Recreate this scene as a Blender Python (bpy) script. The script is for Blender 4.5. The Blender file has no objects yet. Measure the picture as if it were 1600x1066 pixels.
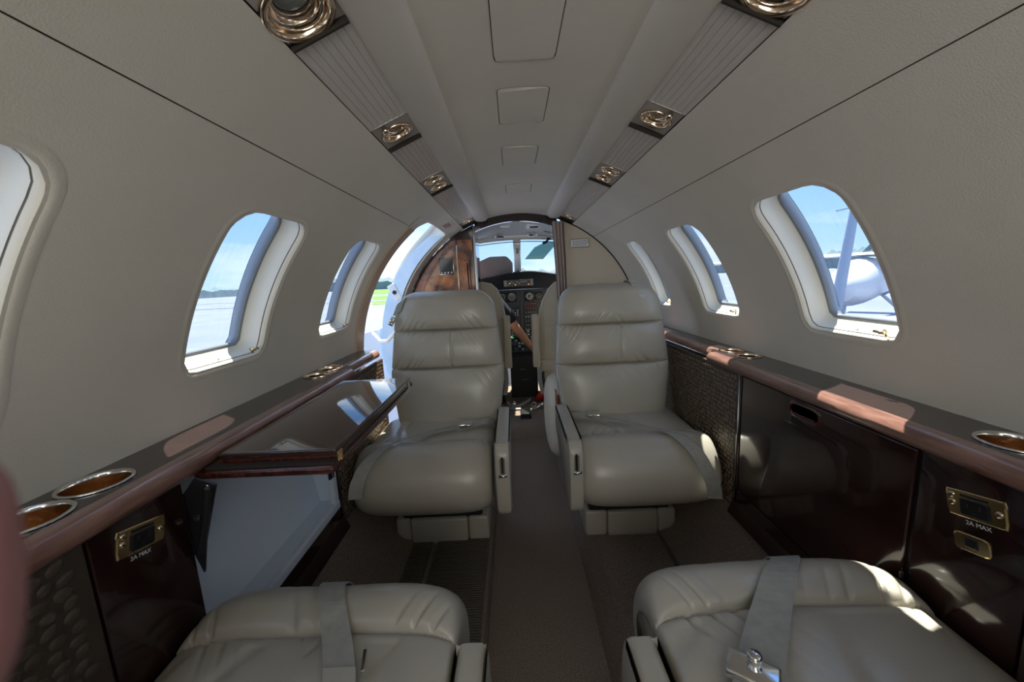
import bpy, math, random
import numpy as np
from mathutils import Vector, Matrix, noise
random.seed(7)
D = bpy.data
SC = bpy.context.scene
COL = SC.collection
PI = math.pi
ZC, RAD = 0.70, 0.74            # fuselage centre height above the aisle floor, inner radius

# ------------------------------------------------------------------ camera
CAM_P = (-0.0458, 0.0, ZC + 0.3438)
YAW, PITCH, ROLL = math.radians(-0.518), math.radians(9.010), math.radians(-2.737)
def cam_basis():
    f = Vector((math.sin(YAW)*math.cos(PITCH), math.cos(YAW)*math.cos(PITCH), -math.sin(PITCH)))
    r = Vector((math.cos(YAW), -math.sin(YAW), 0)); u = r.cross(f)
    c, s = math.cos(ROLL), math.sin(ROLL)
    return c*r + s*u, -s*r + c*u, f
_r, _u, _f = cam_basis()
cd = D.cameras.new('camera'); cam = D.objects.new('camera', cd); COL.objects.link(cam)
cam.matrix_world = Matrix(((_r.x, _u.x, -_f.x, CAM_P[0]), (_r.y, _u.y, -_f.y, CAM_P[1]), (_r.z, _u.z, -_f.z, CAM_P[2]), (0, 0, 0, 1)))
cd.sensor_width = 36; cd.lens = 36*600/1600; cd.clip_start = 0.004; cd.clip_end = 2000
cd.dof.use_dof = True; cd.dof.focus_distance = 1.5; cd.dof.aperture_fstop = 9.0
SC.camera = cam

# ------------------------------------------------------------------ light
SUN_DIR = Vector((-0.08, -0.40, -1.0)).normalized()
sd = D.lights.new('sun', 'SUN'); sun = D.objects.new('sun', sd); COL.objects.link(sun)
sun.rotation_euler = SUN_DIR.to_track_quat('-Z', 'Y').to_euler(); sun.location = (0, 3, 6)
sd.energy = 11.0; sd.color = (1.0, 0.93, 0.80); sd.angle = math.radians(0.6)
SC.view_settings.view_transform = 'Standard'; SC.view_settings.look = 'None'
SC.view_settings.exposure = 0.42; SC.view_settings.gamma = 1.0; SC.view_settings.use_curve_mapping = False
SC.cycles.max_bounces = 14; SC.cycles.diffuse_bounces = 8; SC.cycles.glossy_bounces = 5
SC.cycles.transparent_max_bounces = 16; SC.cycles.caustics_reflective = False; SC.cycles.caustics_refractive = False
SC.cycles.sample_clamp_indirect = 6.0
SC.cycles.use_denoising = True

def area(name, loc, to, sx, sy, power, col=(1, .99, .95)):
    l = D.lights.new(name, 'AREA'); l.shape = 'RECTANGLE'; l.size = sx; l.size_y = sy; l.energy = power; l.color = col
    o = D.objects.new(name, l); COL.objects.link(o); o.location = loc
    o.rotation_euler = (Vector(to)-Vector(loc)).to_track_quat('-Z', 'Y').to_euler(); return o
# added fill lights behind the camera, brightening the dim cabin
area('aft_fill_light', (0, -.75, 1.36), (0, .9, .8), 1.15, 1.1, 10)
area('aft_fill_light', (0, -1.5, 1.30), (0, .2, 1.0), 1.15, 1.1, 8)
w = D.worlds.new('sky'); SC.world = w; w.use_nodes = True
nt = w.node_tree; nt.nodes.clear()
def nn(t, **k):
    n = nt.nodes.new(t)
    for a, b in k.items(): setattr(n, a, b)
    return n
tc = nn('ShaderNodeTexCoord'); sep = nn('ShaderNodeSeparateXYZ'); nt.links.new(tc.outputs['Generated'], sep.inputs[0])
rmp = nn('ShaderNodeValToRGB'); nt.links.new(sep.outputs['Z'], rmp.inputs[0])
e = rmp.color_ramp.elements
e[0].position = 0.0; e[0].color = (0.46, 0.66, .92, 1)
e[1].position = 0.6; e[1].color = (0.16, 0.38, 0.86, 1)
x = e.new(0.14); x.color = (0.32, 0.55, 0.90, 1)
mp = nn('ShaderNodeMapping'); mp.inputs['Scale'].default_value = (1.0, 1.0, 3.2); nt.links.new(tc.outputs['Generated'], mp.inputs[0])
nz = nn('ShaderNodeTexNoise'); nz.inputs['Scale'].default_value = 2.6; nz.inputs['Detail'].default_value = 7; nz.inputs['Roughness'].default_value = .55
nt.links.new(mp.outputs[0], nz.inputs['Vector'])
cr = nn('ShaderNodeValToRGB'); cr.color_ramp.elements[0].position = .44; cr.color_ramp.elements[1].position = .66
nt.links.new(nz.outputs['Fac'], cr.inputs[0])
mx = nn('ShaderNodeMixRGB'); mx.inputs['Color2'].default_value = (0.78, 0.86, .93, 1)
nt.links.new(cr.outputs[0], mx.inputs['Fac']); nt.links.new(rmp.outputs[0], mx.inputs['Color1'])
bg = nn('ShaderNodeBackground'); bg.inputs['Strength'].default_value = 1.15
ow = nn('ShaderNodeOutputWorld'); nt.links.new(mx.outputs[0], bg.inputs[0]); nt.links.new(bg.outputs[0], ow.inputs[0])

# ------------------------------------------------------------------ materials
MATS = {}
def mat(name, col, rough=.5, metal=0, col2=None, nscale=20, ndetail=4, stretch=(1, 1, 1), lo=.35, hi=.65, bump=0, bscale=200, bdist=.001,
        coat=0, spec=.5, sheen=0, wave=None, trans=0, ior=1.45, bstretch=None):
    m = D.materials.new(name); m.use_nodes = True; t = m.node_tree; b = t.nodes['Principled BSDF']
    L = t.links.new
    b.inputs['Base Color'].default_value = (*col, 1); b.inputs['Roughness'].default_value = rough; b.inputs['Metallic'].default_value = metal
    b.inputs['Specular IOR Level'].default_value = spec; b.inputs['Coat Weight'].default_value = coat; b.inputs['Coat Roughness'].default_value = .03
    b.inputs['IOR'].default_value = ior; b.inputs['Transmission Weight'].default_value = trans
    if sheen: b.inputs['Sheen Weight'].default_value = sheen
    g = t.nodes.new('ShaderNodeNewGeometry'); mpn = t.nodes.new('ShaderNodeMapping'); L(g.outputs['Position'], mpn.inputs[0])
    mpn.inputs['Scale'].default_value = stretch
    if col2 is not None:
        n = t.nodes.new('ShaderNodeTexNoise'); n.inputs['Scale'].default_value = nscale; n.inputs['Detail'].default_value = ndetail
        L(mpn.outputs[0], n.inputs['Vector'])
        r = t.nodes.new('ShaderNodeValToRGB'); r.color_ramp.elements[0].position = lo; r.color_ramp.elements[1].position = hi
        r.color_ramp.elements[0].color = (*col, 1); r.color_ramp.elements[1].color = (*col2, 1)
        L(n.outputs['Fac'], r.inputs[0]); L(r.outputs[0], b.inputs['Base Color'])
    if bump:
        mb = t.nodes.new('ShaderNodeMapping'); L(g.outputs['Position'], mb.inputs[0]); mb.inputs['Scale'].default_value = bstretch or (1, 1, 1)
        if wave:
            n = t.nodes.new('ShaderNodeTexWave'); n.inputs['Scale'].default_value = wave; n.inputs['Distortion'].default_value = 1.5; n.inputs['Detail'].default_value = 2; n.bands_direction = 'Y'
            n.inputs['Detail Scale'].default_value = 3
        else:
            n = t.nodes.new('ShaderNodeTexNoise'); n.inputs['Scale'].default_value = bscale; n.inputs['Detail'].default_value = 3
        L(mb.outputs[0], n.inputs['Vector'])
        bp = t.nodes.new('ShaderNodeBump'); bp.inputs['Strength'].default_value = bump; bp.inputs['Distance'].default_value = bdist
        L(n.outputs['Fac'], bp.inputs['Height']); L(bp.outputs[0], b.inputs['Normal'])
    MATS[name] = m; return m
def glassmat(name, tint, refl=.06, ior=1.45):
    m = D.materials.new(name); m.use_nodes = True; t = m.node_tree; t.nodes.clear()
    tr = t.nodes.new('ShaderNodeBsdfTransparent'); tr.inputs[0].default_value = (*tint, 1)
    gl = t.nodes.new('ShaderNodeBsdfGlossy'); gl.inputs['Roughness'].default_value = .01
    lw = t.nodes.new('ShaderNodeLayerWeight'); lw.inputs['Blend'].default_value = .5
    pw = t.nodes.new('ShaderNodeMath'); pw.operation = 'POWER'; pw.inputs[1].default_value = 4; t.links.new(lw.outputs['Facing'], pw.inputs[0])
    fr = t.nodes.new('ShaderNodeMath'); fr.operation = 'MULTIPLY_ADD'; fr.inputs[1].default_value = .6; fr.inputs[2].default_value = .035; t.links.new(pw.outputs[0], fr.inputs[0])
    mxs = t.nodes.new('ShaderNodeMixShader'); o = t.nodes.new('ShaderNodeOutputMaterial')
    t.links.new(fr.outputs[0], mxs.inputs[0]); t.links.new(tr.outputs[0], mxs.inputs[1]); t.links.new(gl.outputs[0], mxs.inputs[2]); t.links.new(mxs.outputs[0], o.inputs[0])
    MATS[name] = m; return m

FAB = mat('headliner_cloth', (.71, .67, .58), .85, col2=(.75, .71, .62), nscale=5, bump=.35, bscale=420, bdist=.0012, sheen=.1)
BEAMM = mat('valance_cloth', (.74, .70, .63), .8, col2=(.77, .73, .66), nscale=6, bump=.25, bscale=420, bdist=.001)
CREAM = mat('cream_plastic', (.80, .78, .70), .35, bump=.05, bscale=60)
LEATH = mat('leather', (.44, .41, .345), .29, col2=(.48, .45, .38), nscale=7, bump=.28, bscale=170, bdist=.0008, spec=.6)
LEATH2 = mat('pale_leather', (.62, .55, .42), .42, col2=(.66, .59, .46), nscale=8, bump=.2, bscale=150, bdist=.0008)
BELT = mat('belt_webbing', (.33, .325, .29), .62, col2=(.38, .375, .34), nscale=60, bump=.5, bscale=900, bdist=.0006)
CARP = mat('carpet', (.17, .128, .095), .97, col2=(.31, .245, .19), nscale=260, ndetail=3, bump=1.0, bscale=330, bdist=.004)
CARPR = mat('ribbed_carpet', (.11, .09, .07), .97, col2=(.17, .14, .11), nscale=200, bump=1.0, wave=36, bdist=.005)
DWOOD = mat('dark_lacquered_wood', (.013, .005, .005), .16, col2=(.026, .008, .007), nscale=8, stretch=(1, 9, 1), coat=.7)
TOPW = mat('ledge_top_veneer', (.030, .018, .017), .26, col2=(.042, .025, .023), nscale=10, stretch=(1, 12, 1), coat=.5)
NOSE = mat('bullnose_wood', (.20, .095, .07), .28, col2=(.36, .19, .145), nscale=14, ndetail=6, stretch=(6, 1.0, 6), coat=.6)
TABW = mat('table_veneer', (.040, .018, .015), .08, col2=(.052, .024, .019), nscale=6, stretch=(1, 8, 1), coat=1.0)
REDW = mat('red_mahogany', (.085, .018, .012), .14, col2=(.035, .009, .007), nscale=10, stretch=(14, 14, 1), coat=.8)
BURL = mat('burl_veneer', (.48, .16, .055), .2, col2=(.065, .016, .012), nscale=11, ndetail=12, lo=.40, hi=.66, coat=.8)
GOLD = mat('gold_plate', (.86, .66, .34), .18, metal=1)
ROSE = mat('polished_brass', (.82, .66, .50), .10, metal=1)
CUPI = mat('copper_cup_lining', (.70, .47, .25), .25, metal=1, bump=.5, bscale=60, bdist=.005)
CUPD = mat('dark_brass_lining', (.22, .15, .07), .3, metal=1)
CHROME = mat('chrome', (.78, .77, .74), .12, metal=1)
STEEL = mat('brushed_steel', (.55, .54, .52), .35, metal=1)
PLATE = mat('grey_plate', (.50, .46, .415), .42, bump=.03)
LENSP = mat('ribbed_light_lens', (.66, .62, .575), .22, spec=.6, coat=.3)
BLACK = mat('black_plastic', (.012, .012, .014), .35)
BLACKM = mat('black_metal', (.018, .018, .02), .45)
GAP = mat('dark_gap', (.03, .025, .02), .9)
SEAL = mat('grey_window_seal', (.24, .26, .29), .35)
SLOT = mat('shade_slot_grey', (.33, .32, .29), .5)
BLUEG = mat('pale_blue_cabinet_lining', (.64, .71, .79), .45)
CROCB = mat('croc_leather_base', (.055, .040, .028), .42)
CROC = mat('croc_leather_lit_scale', (.20, .15, .095), .36, col2=(.11, .08, .052), nscale=60)  # warm light on the forward panels put into the scale colour
CROCD = mat('croc_leather_dark_scale', (.095, .072, .048), .36, col2=(.06, .046, .032), nscale=60)  # same scales without that warm light, darker for the near panels
CURT = mat('curtain_cloth', (.50, .42, .39), .8, bump=.2, bscale=300)
DIVM = mat('divider_leatherette', (.60, .54, .44), .6, bump=.15, bscale=250, bdist=.0006)
TANM = mat('tan_metal_frame', (.52, .42, .32), .4, bump=.03)
DOORW = mat('pale_blue_door_lining', (.56, .70, .82), .4, col2=(.66, .78, .87), nscale=9)
WHITEP = mat('white_paint', (.82, .83, .84), .3)
HEADW = mat('cockpit_headliner', (.78, .79, .80), .6)
NAVY = mat('navy_shirt', (.010, .013, .024), .85)
SKIN = mat('skin', (.46, .235, .165), .5, col2=(.52, .27, .19), nscale=30)
FINGM = mat('fingertip_skin', (.42, .20, .19), .6)
GLARE = mat('glareshield', (.016, .017, .022), .75)
PANELM = mat('instrument_panel_paint', (.055, .065, .085), .5)
GFACE = mat('gauge_face', (.010, .011, .013), .25, coat=.5)
GMARK = mat('gauge_marking', (.72, .74, .74), .5)
REDM = mat('red_plastic', (.50, .02, .02), .4)
CLOTHG = mat('grey_sunshade_cloth', (.34, .33, .37), .8)
TAPE = mat('placard_face', (.72, .74, .75), .3)
REDPR = mat('red_print', (.50, .10, .10), .6)
GRPR = mat('grey_print', (.20, .22, .23), .6)
WHPR = mat('white_print', (.70, .70, .72), .6)
TARM = mat('apron_concrete', (.155, .185, .27), .9, col2=(.19, .22, .31), nscale=.25, ndetail=6)
GRASS = mat('grass', (.075, .17, .03), .95, col2=(.12, .22, .045), nscale=.08, ndetail=6)
TREE = mat('hazy_foliage', (.13, .19, .22), .95, col2=(.18, .25, .27), nscale=.3)  # distance haze put into the foliage colour as bluish grey
SKINO = mat('white_aircraft_skin', (.62, .64, .68), .3)
BLUEP = mat('blue_grey_paint', (.30, .36, .46), .5)
TIRE = mat('tyre_rubber', (.03, .03, .03), .8)
PANE = glassmat('window_glass', (.93, .96, .985))
TINT = glassmat('green_visor_glass', (.36, .47, .43))
LENS = mat('lamp_glass', (.42, .50, .50), .12, coat=.8, bump=.6, bscale=500, bdist=.001)
SCREEN = mat('smoked_screen', (.02, .03, .035), .15, coat=.5)
def emis(name, col, s):
    m = D.materials.new(name); m.use_nodes = True; b = m.node_tree.nodes['Principled BSDF']
    b.inputs['Base Color'].default_value = (*col, 1); b.inputs['Emission Color'].default_value = (*col, 1); b.inputs['Emission Strength'].default_value = s; MATS[name] = m; return m
AMB = emis('amber_indicator', (1, .42, .10), .9); REDL = emis('red_indicator', (.35, .03, .03), .12); GRNL = emis('green_indicator', (.1, .9, .25), 1.2)

# ------------------------------------------------------------------ helpers
def link(o, parent=None):
    COL.objects.link(o)
    if parent is not None: o.parent = parent
    return o
def mesh(name, V, F, m, parent=None, smooth=False, mats=None, fm=None):
    me = D.meshes.new(name); me.from_pydata([tuple(map(float, v)) for v in V], [], [tuple(f) for f in F])
    me.materials.append(m)
    if mats:
        for q in mats: me.materials.append(q)
        me.polygons.foreach_set('material_index', fm)
    if smooth: me.polygons.foreach_set('use_smooth', [True]*len(me.polygons))
    me.update(); o = D.objects.new(name, me); return link(o, parent)
def empty(name, label=None, cat=None, group=None, loc=(0, 0, 0), kind=None):
    o = D.objects.new(name, None); o.empty_display_size = .05; o.location = loc; link(o)
    tag(o, label, cat, group, kind); return o
def tag(o, label=None, cat=None, group=None, kind=None):
    if label: o['label'] = label
    if cat: o['category'] = cat
    if group: o['group'] = group
    if kind: o['kind'] = kind
    return o
def st(o): o['kind'] = 'structure'; return o
class MB:
    """collects shapes into one mesh, coordinates are world; built mesh can be re-based on a parent's origin"""
    def __init__(s): s.V = []; s.F = []; s.M = []
    def add(s, V, F, mi=0):
        b = len(s.V); s.V += [tuple(v) for v in V]; s.F += [tuple(b+i for i in f) for f in F]; s.M += [mi]*len(F); return s
    def box(s, c, d, rot=None, mi=0, ch=0.0):
        hx, hy, hz = d[0]/2, d[1]/2, d[2]/2
        R = rot or Matrix.Identity(3); c = Vector(c)
        if ch <= 0:
            P = [(x, y, z) for x in (-hx, hx) for y in (-hy, hy) for z in (-hz, hz)]
            F = [(0, 1, 3, 2), (4, 6, 7, 5), (0, 4, 5, 1), (2, 3, 7, 6), (0, 2, 6, 4), (1, 5, 7, 3)]
            return s.add([c + R @ Vector(p) for p in P], F, mi)
        # chamfered box: rounded rectangle section in xy, bevelled in z
        n = 3; pts = []
        ch = min(ch, hx*.98, hy*.98, hz*.98)
        def ring(ins, z):
            out = []
            for (sx, sy, a0) in ((1, 1, 0), (-1, 1, 90), (-1, -1, 180), (1, -1, 270)):
                for k in range(n+1):
                    a = math.radians(a0 + 90*k/n); rr = ch - ins
                    out.append((sx*(hx-ch) + rr*math.cos(a), sy*(hy-ch) + rr*math.sin(a), z))
            return out
        rings = []
        for k in range(n+1):
            a = PI/2*k/n; rings.append(ring(ch*(1-math.sin(a)), -hz + ch*(1-math.cos(a))))
        for k in range(n, -1, -1):
            a = PI/2*k/n; rings.append(ring(ch*(1-math.sin(a)), hz - ch*(1-math.cos(a))))
        return s.loft([[c + R @ Vector(p) for p in rg] for rg in rings], mi=mi)
    def loft(s, rings, closed=True, caps=True, mi=0):
        n = len(rings[0]); V = [p for r in rings for p in r]; F = []
        for i in range(len(rings)-1):
            for j in range(n if closed else n-1):
                k = (j+1) % n; F.append((i*n+j, i*n+k, (i+1)*n+k, (i+1)*n+j))
        if caps and closed:
            F.append(tuple(range(n-1, -1, -1))); F.append(tuple((len(rings)-1)*n + j for j in range(n)))
        return s.add(V, F, mi)
    def tube(s, path, r, n=10, mi=0, flat=None):
        P = [Vector(p) for p in path]; rings = []; up = Vector((0, 0, 1)); prev = None
        for i, p in enumerate(P):
            t = (P[min(i+1, len(P)-1)] - P[max(i-1, 0)]).normalized()
            if prev is None:
                a = up if abs(t.z) < .9 else Vector((1, 0, 0)); u = t.cross(a).normalized()
            else: u = (prev - t*prev.dot(t)).normalized()
            prev = u; v = t.cross(u); rr = r[i] if isinstance(r, (list, tuple)) else r
            rings.append([p + u*(rr*math.cos(2*PI*k/n)) + v*(rr*math.sin(2*PI*k/n)*(flat or 1)) for k in range(n)])
        return s.loft(rings, mi=mi)
    def lathe(s, prof, o, axis=(0, 0, 1), n=32, mi=0, cap=False):
        ax = Vector(axis).normalized(); q = Vector((0, 0, 1)).rotation_difference(ax); o = Vector(o)
        rings = [[o + q @ Vector((r*math.cos(2*PI*k/n), r*math.sin(2*PI*k/n), z)) for k in range(n)] for r, z in prof]
        return s.loft(rings, caps=cap, mi=mi)
    def prism(s, poly, y0, y1, axis='y', mi=0):
        """poly in the other two axes (x,z for y; y,z for x; x,y for z)"""
        f = {'y': lambda p, t: (p[0], t, p[1]), 'x': lambda p, t: (t, p[0], p[1]), 'z': lambda p, t: (p[0], p[1], t)}[axis]
        return s.loft([[f(p, y0) for p in poly], [f(p, y1) for p in poly]], mi=mi)
    def strip(s, path, width_dirs, w, th, mi=0, nrm=None):
        if len(path) > 2:
            wd = [Vector(q) for q in width_dirs] if isinstance(width_dirs, list) else [Vector(width_dirs)]*len(path)
            Pp = [Vector(q) for q in path]; nP, nW = [], []; n_ = len(Pp)
            for i in range(n_-1):
                p0, p1, p2, p3 = Pp[max(i-1, 0)], Pp[i], Pp[i+1], Pp[min(i+2, n_-1)]
                for k in range(5):
                    u = k/5; nP.append(.5*((2*p1)+(p2-p0)*u+(2*p0-5*p1+4*p2-p3)*u*u+(3*p1-p0-3*p2+p3)*u**3)); nW.append(wd[i]*(1-u)+wd[min(i+1, n_-1)]*u)
            path = nP+[Pp[-1]]; width_dirs = nW+[wd[-1]]
        rings = []
        for i, p in enumerate(path):
            d = Vector(width_dirs[i] if isinstance(width_dirs, list) else width_dirs).normalized(); p = Vector(p)
            t = (Vector(path[min(i+1, len(path)-1)]) - Vector(path[max(i-1, 0)])).normalized(); q = d.cross(t).normalized()
            rings.append([p - d*w/2 - q*th/2, p + d*w/2 - q*th/2, p + d*w/2 + q*th/2, p - d*w/2 + q*th/2])
        return s.loft(rings, mi=mi)
    def build(s, name, m, parent=None, smooth=False, mats=None, sharp=None):
        V = s.V
        if parent is not None:
            off = Vector((0, 0, 0)); q = parent
            while q is not None: off = off + q.location; q = q.parent
            V = [tuple(Vector(v) - off) for v in V]
        o = mesh(name, V, s.F, m, parent, smooth, mats, s.M if mats else None)
        if smooth and sharp:
            try: o.data.set_sharp_from_angle(angle=math.radians(sharp))
            except Exception: pass
        return o
def grid(nu, nv, fn, closed_u=False):
    V = [fn(i/(nu-1) if not closed_u else i/nu, j/(nv-1)) for j in range(nv) for i in range(nu)]
    F = []
    for j in range(nv-1):
        for i in range(nu if closed_u else nu-1):
            k = (i+1) % nu; F.append((j*nu+i, j*nu+k, (j+1)*nu+k, (j+1)*nu+i))
    return V, F
def cyl(y, a, r=RAD): return Vector((r*math.sin(a), y, ZC + r*math.cos(a)))
def nrm_in(a): return Vector((-math.sin(a), 0, -math.cos(a)))
def rad(d): return math.radians(d)

# ------------------------------------------------------------------ cabin shell
# window outlines: rounded rectangles in (y, arc) with rounder upper corners
WH, WV = .124, .182
A_C = rad(61.5)
def rr_radius(th, hu, hv, rt, rb):
    c, s_ = math.cos(th), math.sin(th)
    def sdf(t):
        px, py = abs(t*c), t*s_; r = rt if py > 0 else rb
        qx, qy = px - hu + r, abs(py) - hv + r
        return min(max(qx, qy), 0) + math.hypot(max(qx, 0), max(qy, 0)) - r
    lo, hi = 0, 1.0
    for _ in range(30):
        m_ = (lo+hi)/2
        if sdf(m_) > 0: hi = m_
        else: lo = m_
    return lo
def hole_patch(mb, s, yc, ac, hu, hv, rt, rb, y0, y1, a0, a1, r=RAD, nseg=56, mi=0):
    """a patch of the shell (y0..y1, a0..a1 degrees from the top, side s) with a rounded hole"""
    v0, v1 = (ac - rad(a1))*RAD, (ac - rad(a0))*RAD     # v>0 is up
    ths = sorted(set([2*PI*k/nseg for k in range(nseg)] + [math.atan2(v, u) % (2*PI) for u in (y0-yc, y1-yc) for v in (v0, v1)]))
    rings = []
    for k in range(8):
        f = k/7; rg = []
        for th in ths:
            c, q = math.cos(th), math.sin(th); ri = rr_radius(th, hu, hv, rt, rb)
            to = min((((y1-yc) if c > 0 else (y0-yc))/c) if abs(c) > 1e-9 else 9, ((v1 if q > 0 else v0)/q) if abs(q) > 1e-9 else 9)
            t = ri + (to-ri)*f; a = ac - t*q/RAD
            rg.append(cyl(yc + t*c, s*a, r))
        rings.append(rg)
    if s < 0: rings = [list(reversed(g)) for g in rings]
    mb.loft(rings, caps=False, mi=mi)
def shell_patch(mb, y0, y1, a0, a1, r=RAD, mi=0, s=1, ny=2, da=2.0):
    na = max(2, int(abs(a1-a0)/da)+1)
    V, F = grid(ny, na, lambda u, v: cyl(y0+(y1-y0)*u, s*rad(a0+(a1-a0)*v), r)); mb.add(V, F, mi)
def outline(s, yc, ac, hu, hv, rt, rb, r, ins=0, n=72):
    out = []
    for k in range(n):
        th = 2*PI*k/n; t = rr_radius(th, hu-ins, hv-ins, max(rt-ins, .01), max(rb-ins, .01))
        out.append(cyl(yc + t*math.cos(th), s*(ac - t*math.sin(th)/RAD), r))
    return out
YB, YF = -2.3, 2.41
WY = [.875 - .54*k for k in range(0, 6)] + [1.415, 1.955]
WY.sort()
WYL = [y for y in WY if y < 1.6]
for s, side, wys, yend in ((-1, 'left', WYL, 1.62), (1, 'right', WY, YF)):
    mb = MB(); mo = MB()
    edges = [YB] + [(wys[i]+wys[i+1])/2 for i in range(len(wys)-1)] + [yend if s < 0 else 2.24]
    for i, y in enumerate(wys):
        sc_ = .78 if (s > 0 and y > 1.9) else 1.0
        hole_patch(mb, s, y, A_C, WH*sc_, WV, .055, .03, edges[i], edges[i+1], 38.20, 96)
        hole_patch(mo, s, y, A_C, WH*sc_+.004, WV+.004, .055, .035, edges[i], edges[i+1], 36, 100, r=.835)
    if s > 0:
        shell_patch(mb, 2.24, YF, 38.20, 96, s=s); shell_patch(mo, 2.24, 2.5, 36, 100, r=.835, s=s)
    wall = st(mb.build('wall_'+side, FAB, None, smooth=True))
    ub = MB()
    if s < 0: shell_patch(ub, YB, yend, 26.4, 38.05, s=s, ny=3); shell_patch(ub, yend, YF, 26.4, 33.0, s=s)
    else: shell_patch(ub, YB, YF, 26.4, 38.05, s=s, ny=3)
    ub.build('headliner_panel', FAB, wall, smooth=True)
    gb = MB(); shell_patch(gb, YB, yend, 37.2, 39.2, r=RAD+.006, s=s); shell_patch(gb, YB, YF, 18.5, 28, r=RAD+.05, s=s); gb.build('seam_backing', GAP, wall, smooth=True)
    mo.build('outer_skin', SKINO, wall, smooth=True)
# outer skin, roof and belly
mo = MB(); shell_patch(mo, YB, 2.5, -36, 36, r=.835); shell_patch(mo, YB, 1.62, 100, 260, r=.835); shell_patch(mo, 1.62, 2.5, 100, 226, r=.835)
for yy in (YB,): 
    mo.add([cyl(yy, rad(k*10), .835) for k in range(36)], [tuple(range(36))])
st(tag(mo.build('outer_fuselage', SKINO, smooth=True, sharp=40), None))
D.objects['outer_fuselage']['label'] = 'white outer fuselage skin around the cabin'
# ceiling between the two valance beams
mb = MB(); shell_patch(mb, YB, YF, -14.2, 14.2, da=1.5)
ceil = st(mb.build('ceiling', FAB, smooth=True))
for i, (y0, y1, x0, x1) in enumerate([(.30, .770, -.061, .049), (.873, 1.052, -.060, .050), (1.227, 1.41, -.060, .050), (1.69, 1.845, -.056, .052)]):
    # oxygen access panels: thin raised cover inside a dark joint
    a0, a1 = math.degrees(math.asin(x0/RAD)), math.degrees(math.asin(x1/RAD))
    m2 = MB()
    def ringp(ins, r):
        out = []; yc, ac, hy, ha = (y0+y1)/2, (a0+a1)/2, (y1-y0)/2-ins, rad((a1-a0)/2)*RAD-ins; rc = .010
        for k in range(240):
            th = 2*PI*(k+.5)/240; t = rr_radius(th, hy, ha, rc, rc); out.append(cyl(yc+t*math.cos(th), rad(ac)-t*math.sin(th)/RAD, r))
        return out
    m2.loft([ringp(0, RAD-.0002), ringp(.0006, RAD-.0016), ringp(.002, RAD-.0018)], caps=True)
    pnl = m2.build('access_panel', FAB, ceil, smooth=False)
    m3 = MB(); m3.loft([ringp(-.0012, RAD-.0008), ringp(.0004, RAD-.0008)], caps=False); m3.build('panel_joint', GAP, pnl)
# valance beams
for s, nm in ((-1, 'trim_1'), (1, 'trim_2')):
    prof = [(.170, 1.4215), (.1735, 1.412), (.178, 1.404), (.185, 1.398), (.195, 1.3935), (.21, 1.391), (.228, 1.3915), (.242, 1.394), (.249, 1.398), (.25, 1.43), (.172, 1.45)]
    m2 = MB(); rings = []
    for y, k in ((YB, 1), (2.34, 1), (2.365, .9), (2.38, .7), (2.386, .4)):
        cx, cz = .21, 1.43; rings.append([(s*(cx+(p[0]-cx)*k), y, cz+(p[1]-cz)*k) for p in prof])
    st(m2.loft(rings).build(nm, BEAMM, smooth=True, sharp=50))
# seam lines next to the strips (thin chrome edge)
# ------------------------------------------------------------------ overhead service strips
A0, A1 = rad(19.6), rad(26.3)
def strip_lens(s, y0, y1, parent):
    mb = MB(); n = 7
    # flutes: shallow ribs running fore and aft
    prof = []
    for k in range(n):
        b = A0 + (A1-A0)*(k/n); w_ = (A1-A0)/n
        for q, dr in ((.0, .0008), (.06, -.0004), (.5, -.0014), (.94, -.0004)):
            prof.append((b + w_*q, RAD + .001 + dr))
    prof.append((A1, RAD+.001))
    V, F = [], []
    for a, r in prof:
        V += [cyl(y0, s*a, r), cyl(y1, s*a, r)]
    for i in range(len(prof)-1): F.append((2*i, 2*i+1, 2*i+3, 2*i+2))
    mb.add(V, F)
    for yy in (y0, y1):
        mb.add([cyl(yy, s*A0, RAD+.012), cyl(yy, s*A0, RAD), cyl(yy, s*A1, RAD), cyl(yy, s*A1, RAD+.012)], [(0, 1, 2, 3)])
    mb.build('ribbed_lens', LENSP, parent)
def fixture(s, y, a, parent, R=.034, open_=True, tilt=(0, 0)):
    o = cyl(y, s*a, RAD+.006); ax = nrm_in(s*a); ax = (ax + Vector((0, tilt[0], 0))).normalized()
    m1 = MB()
    m1.lathe([(R*1.12, -.002), (R*1.18, .004), (R*1.12, .008), (R*1.0, .0085), (R*.92, .006), (R*.88, .000), (R*.84, -.006), (R*.80, -.002), (R*.76, -.007), (R*.70, -.010), (R*.63, -.012), (R*.59, -.010), (R*.57, -.013), (R*.56, -.020)], o, ax, 40)
    b = m1.build('bezel', ROSE, parent, smooth=True)
    m2 = MB(); m2.lathe([(.0001, -.011), (R*.2, -.0115), (R*.38, -.013), (R*.55, -.016)], o, ax, 28); m2.build('lamp_glass', LENS if open_ else BLACK, parent, smooth=True)
    return o, ax
LAY = [(.38, .572), (.862, .985), (1.282, 1.475), (2.19, 2.33)]
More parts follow.
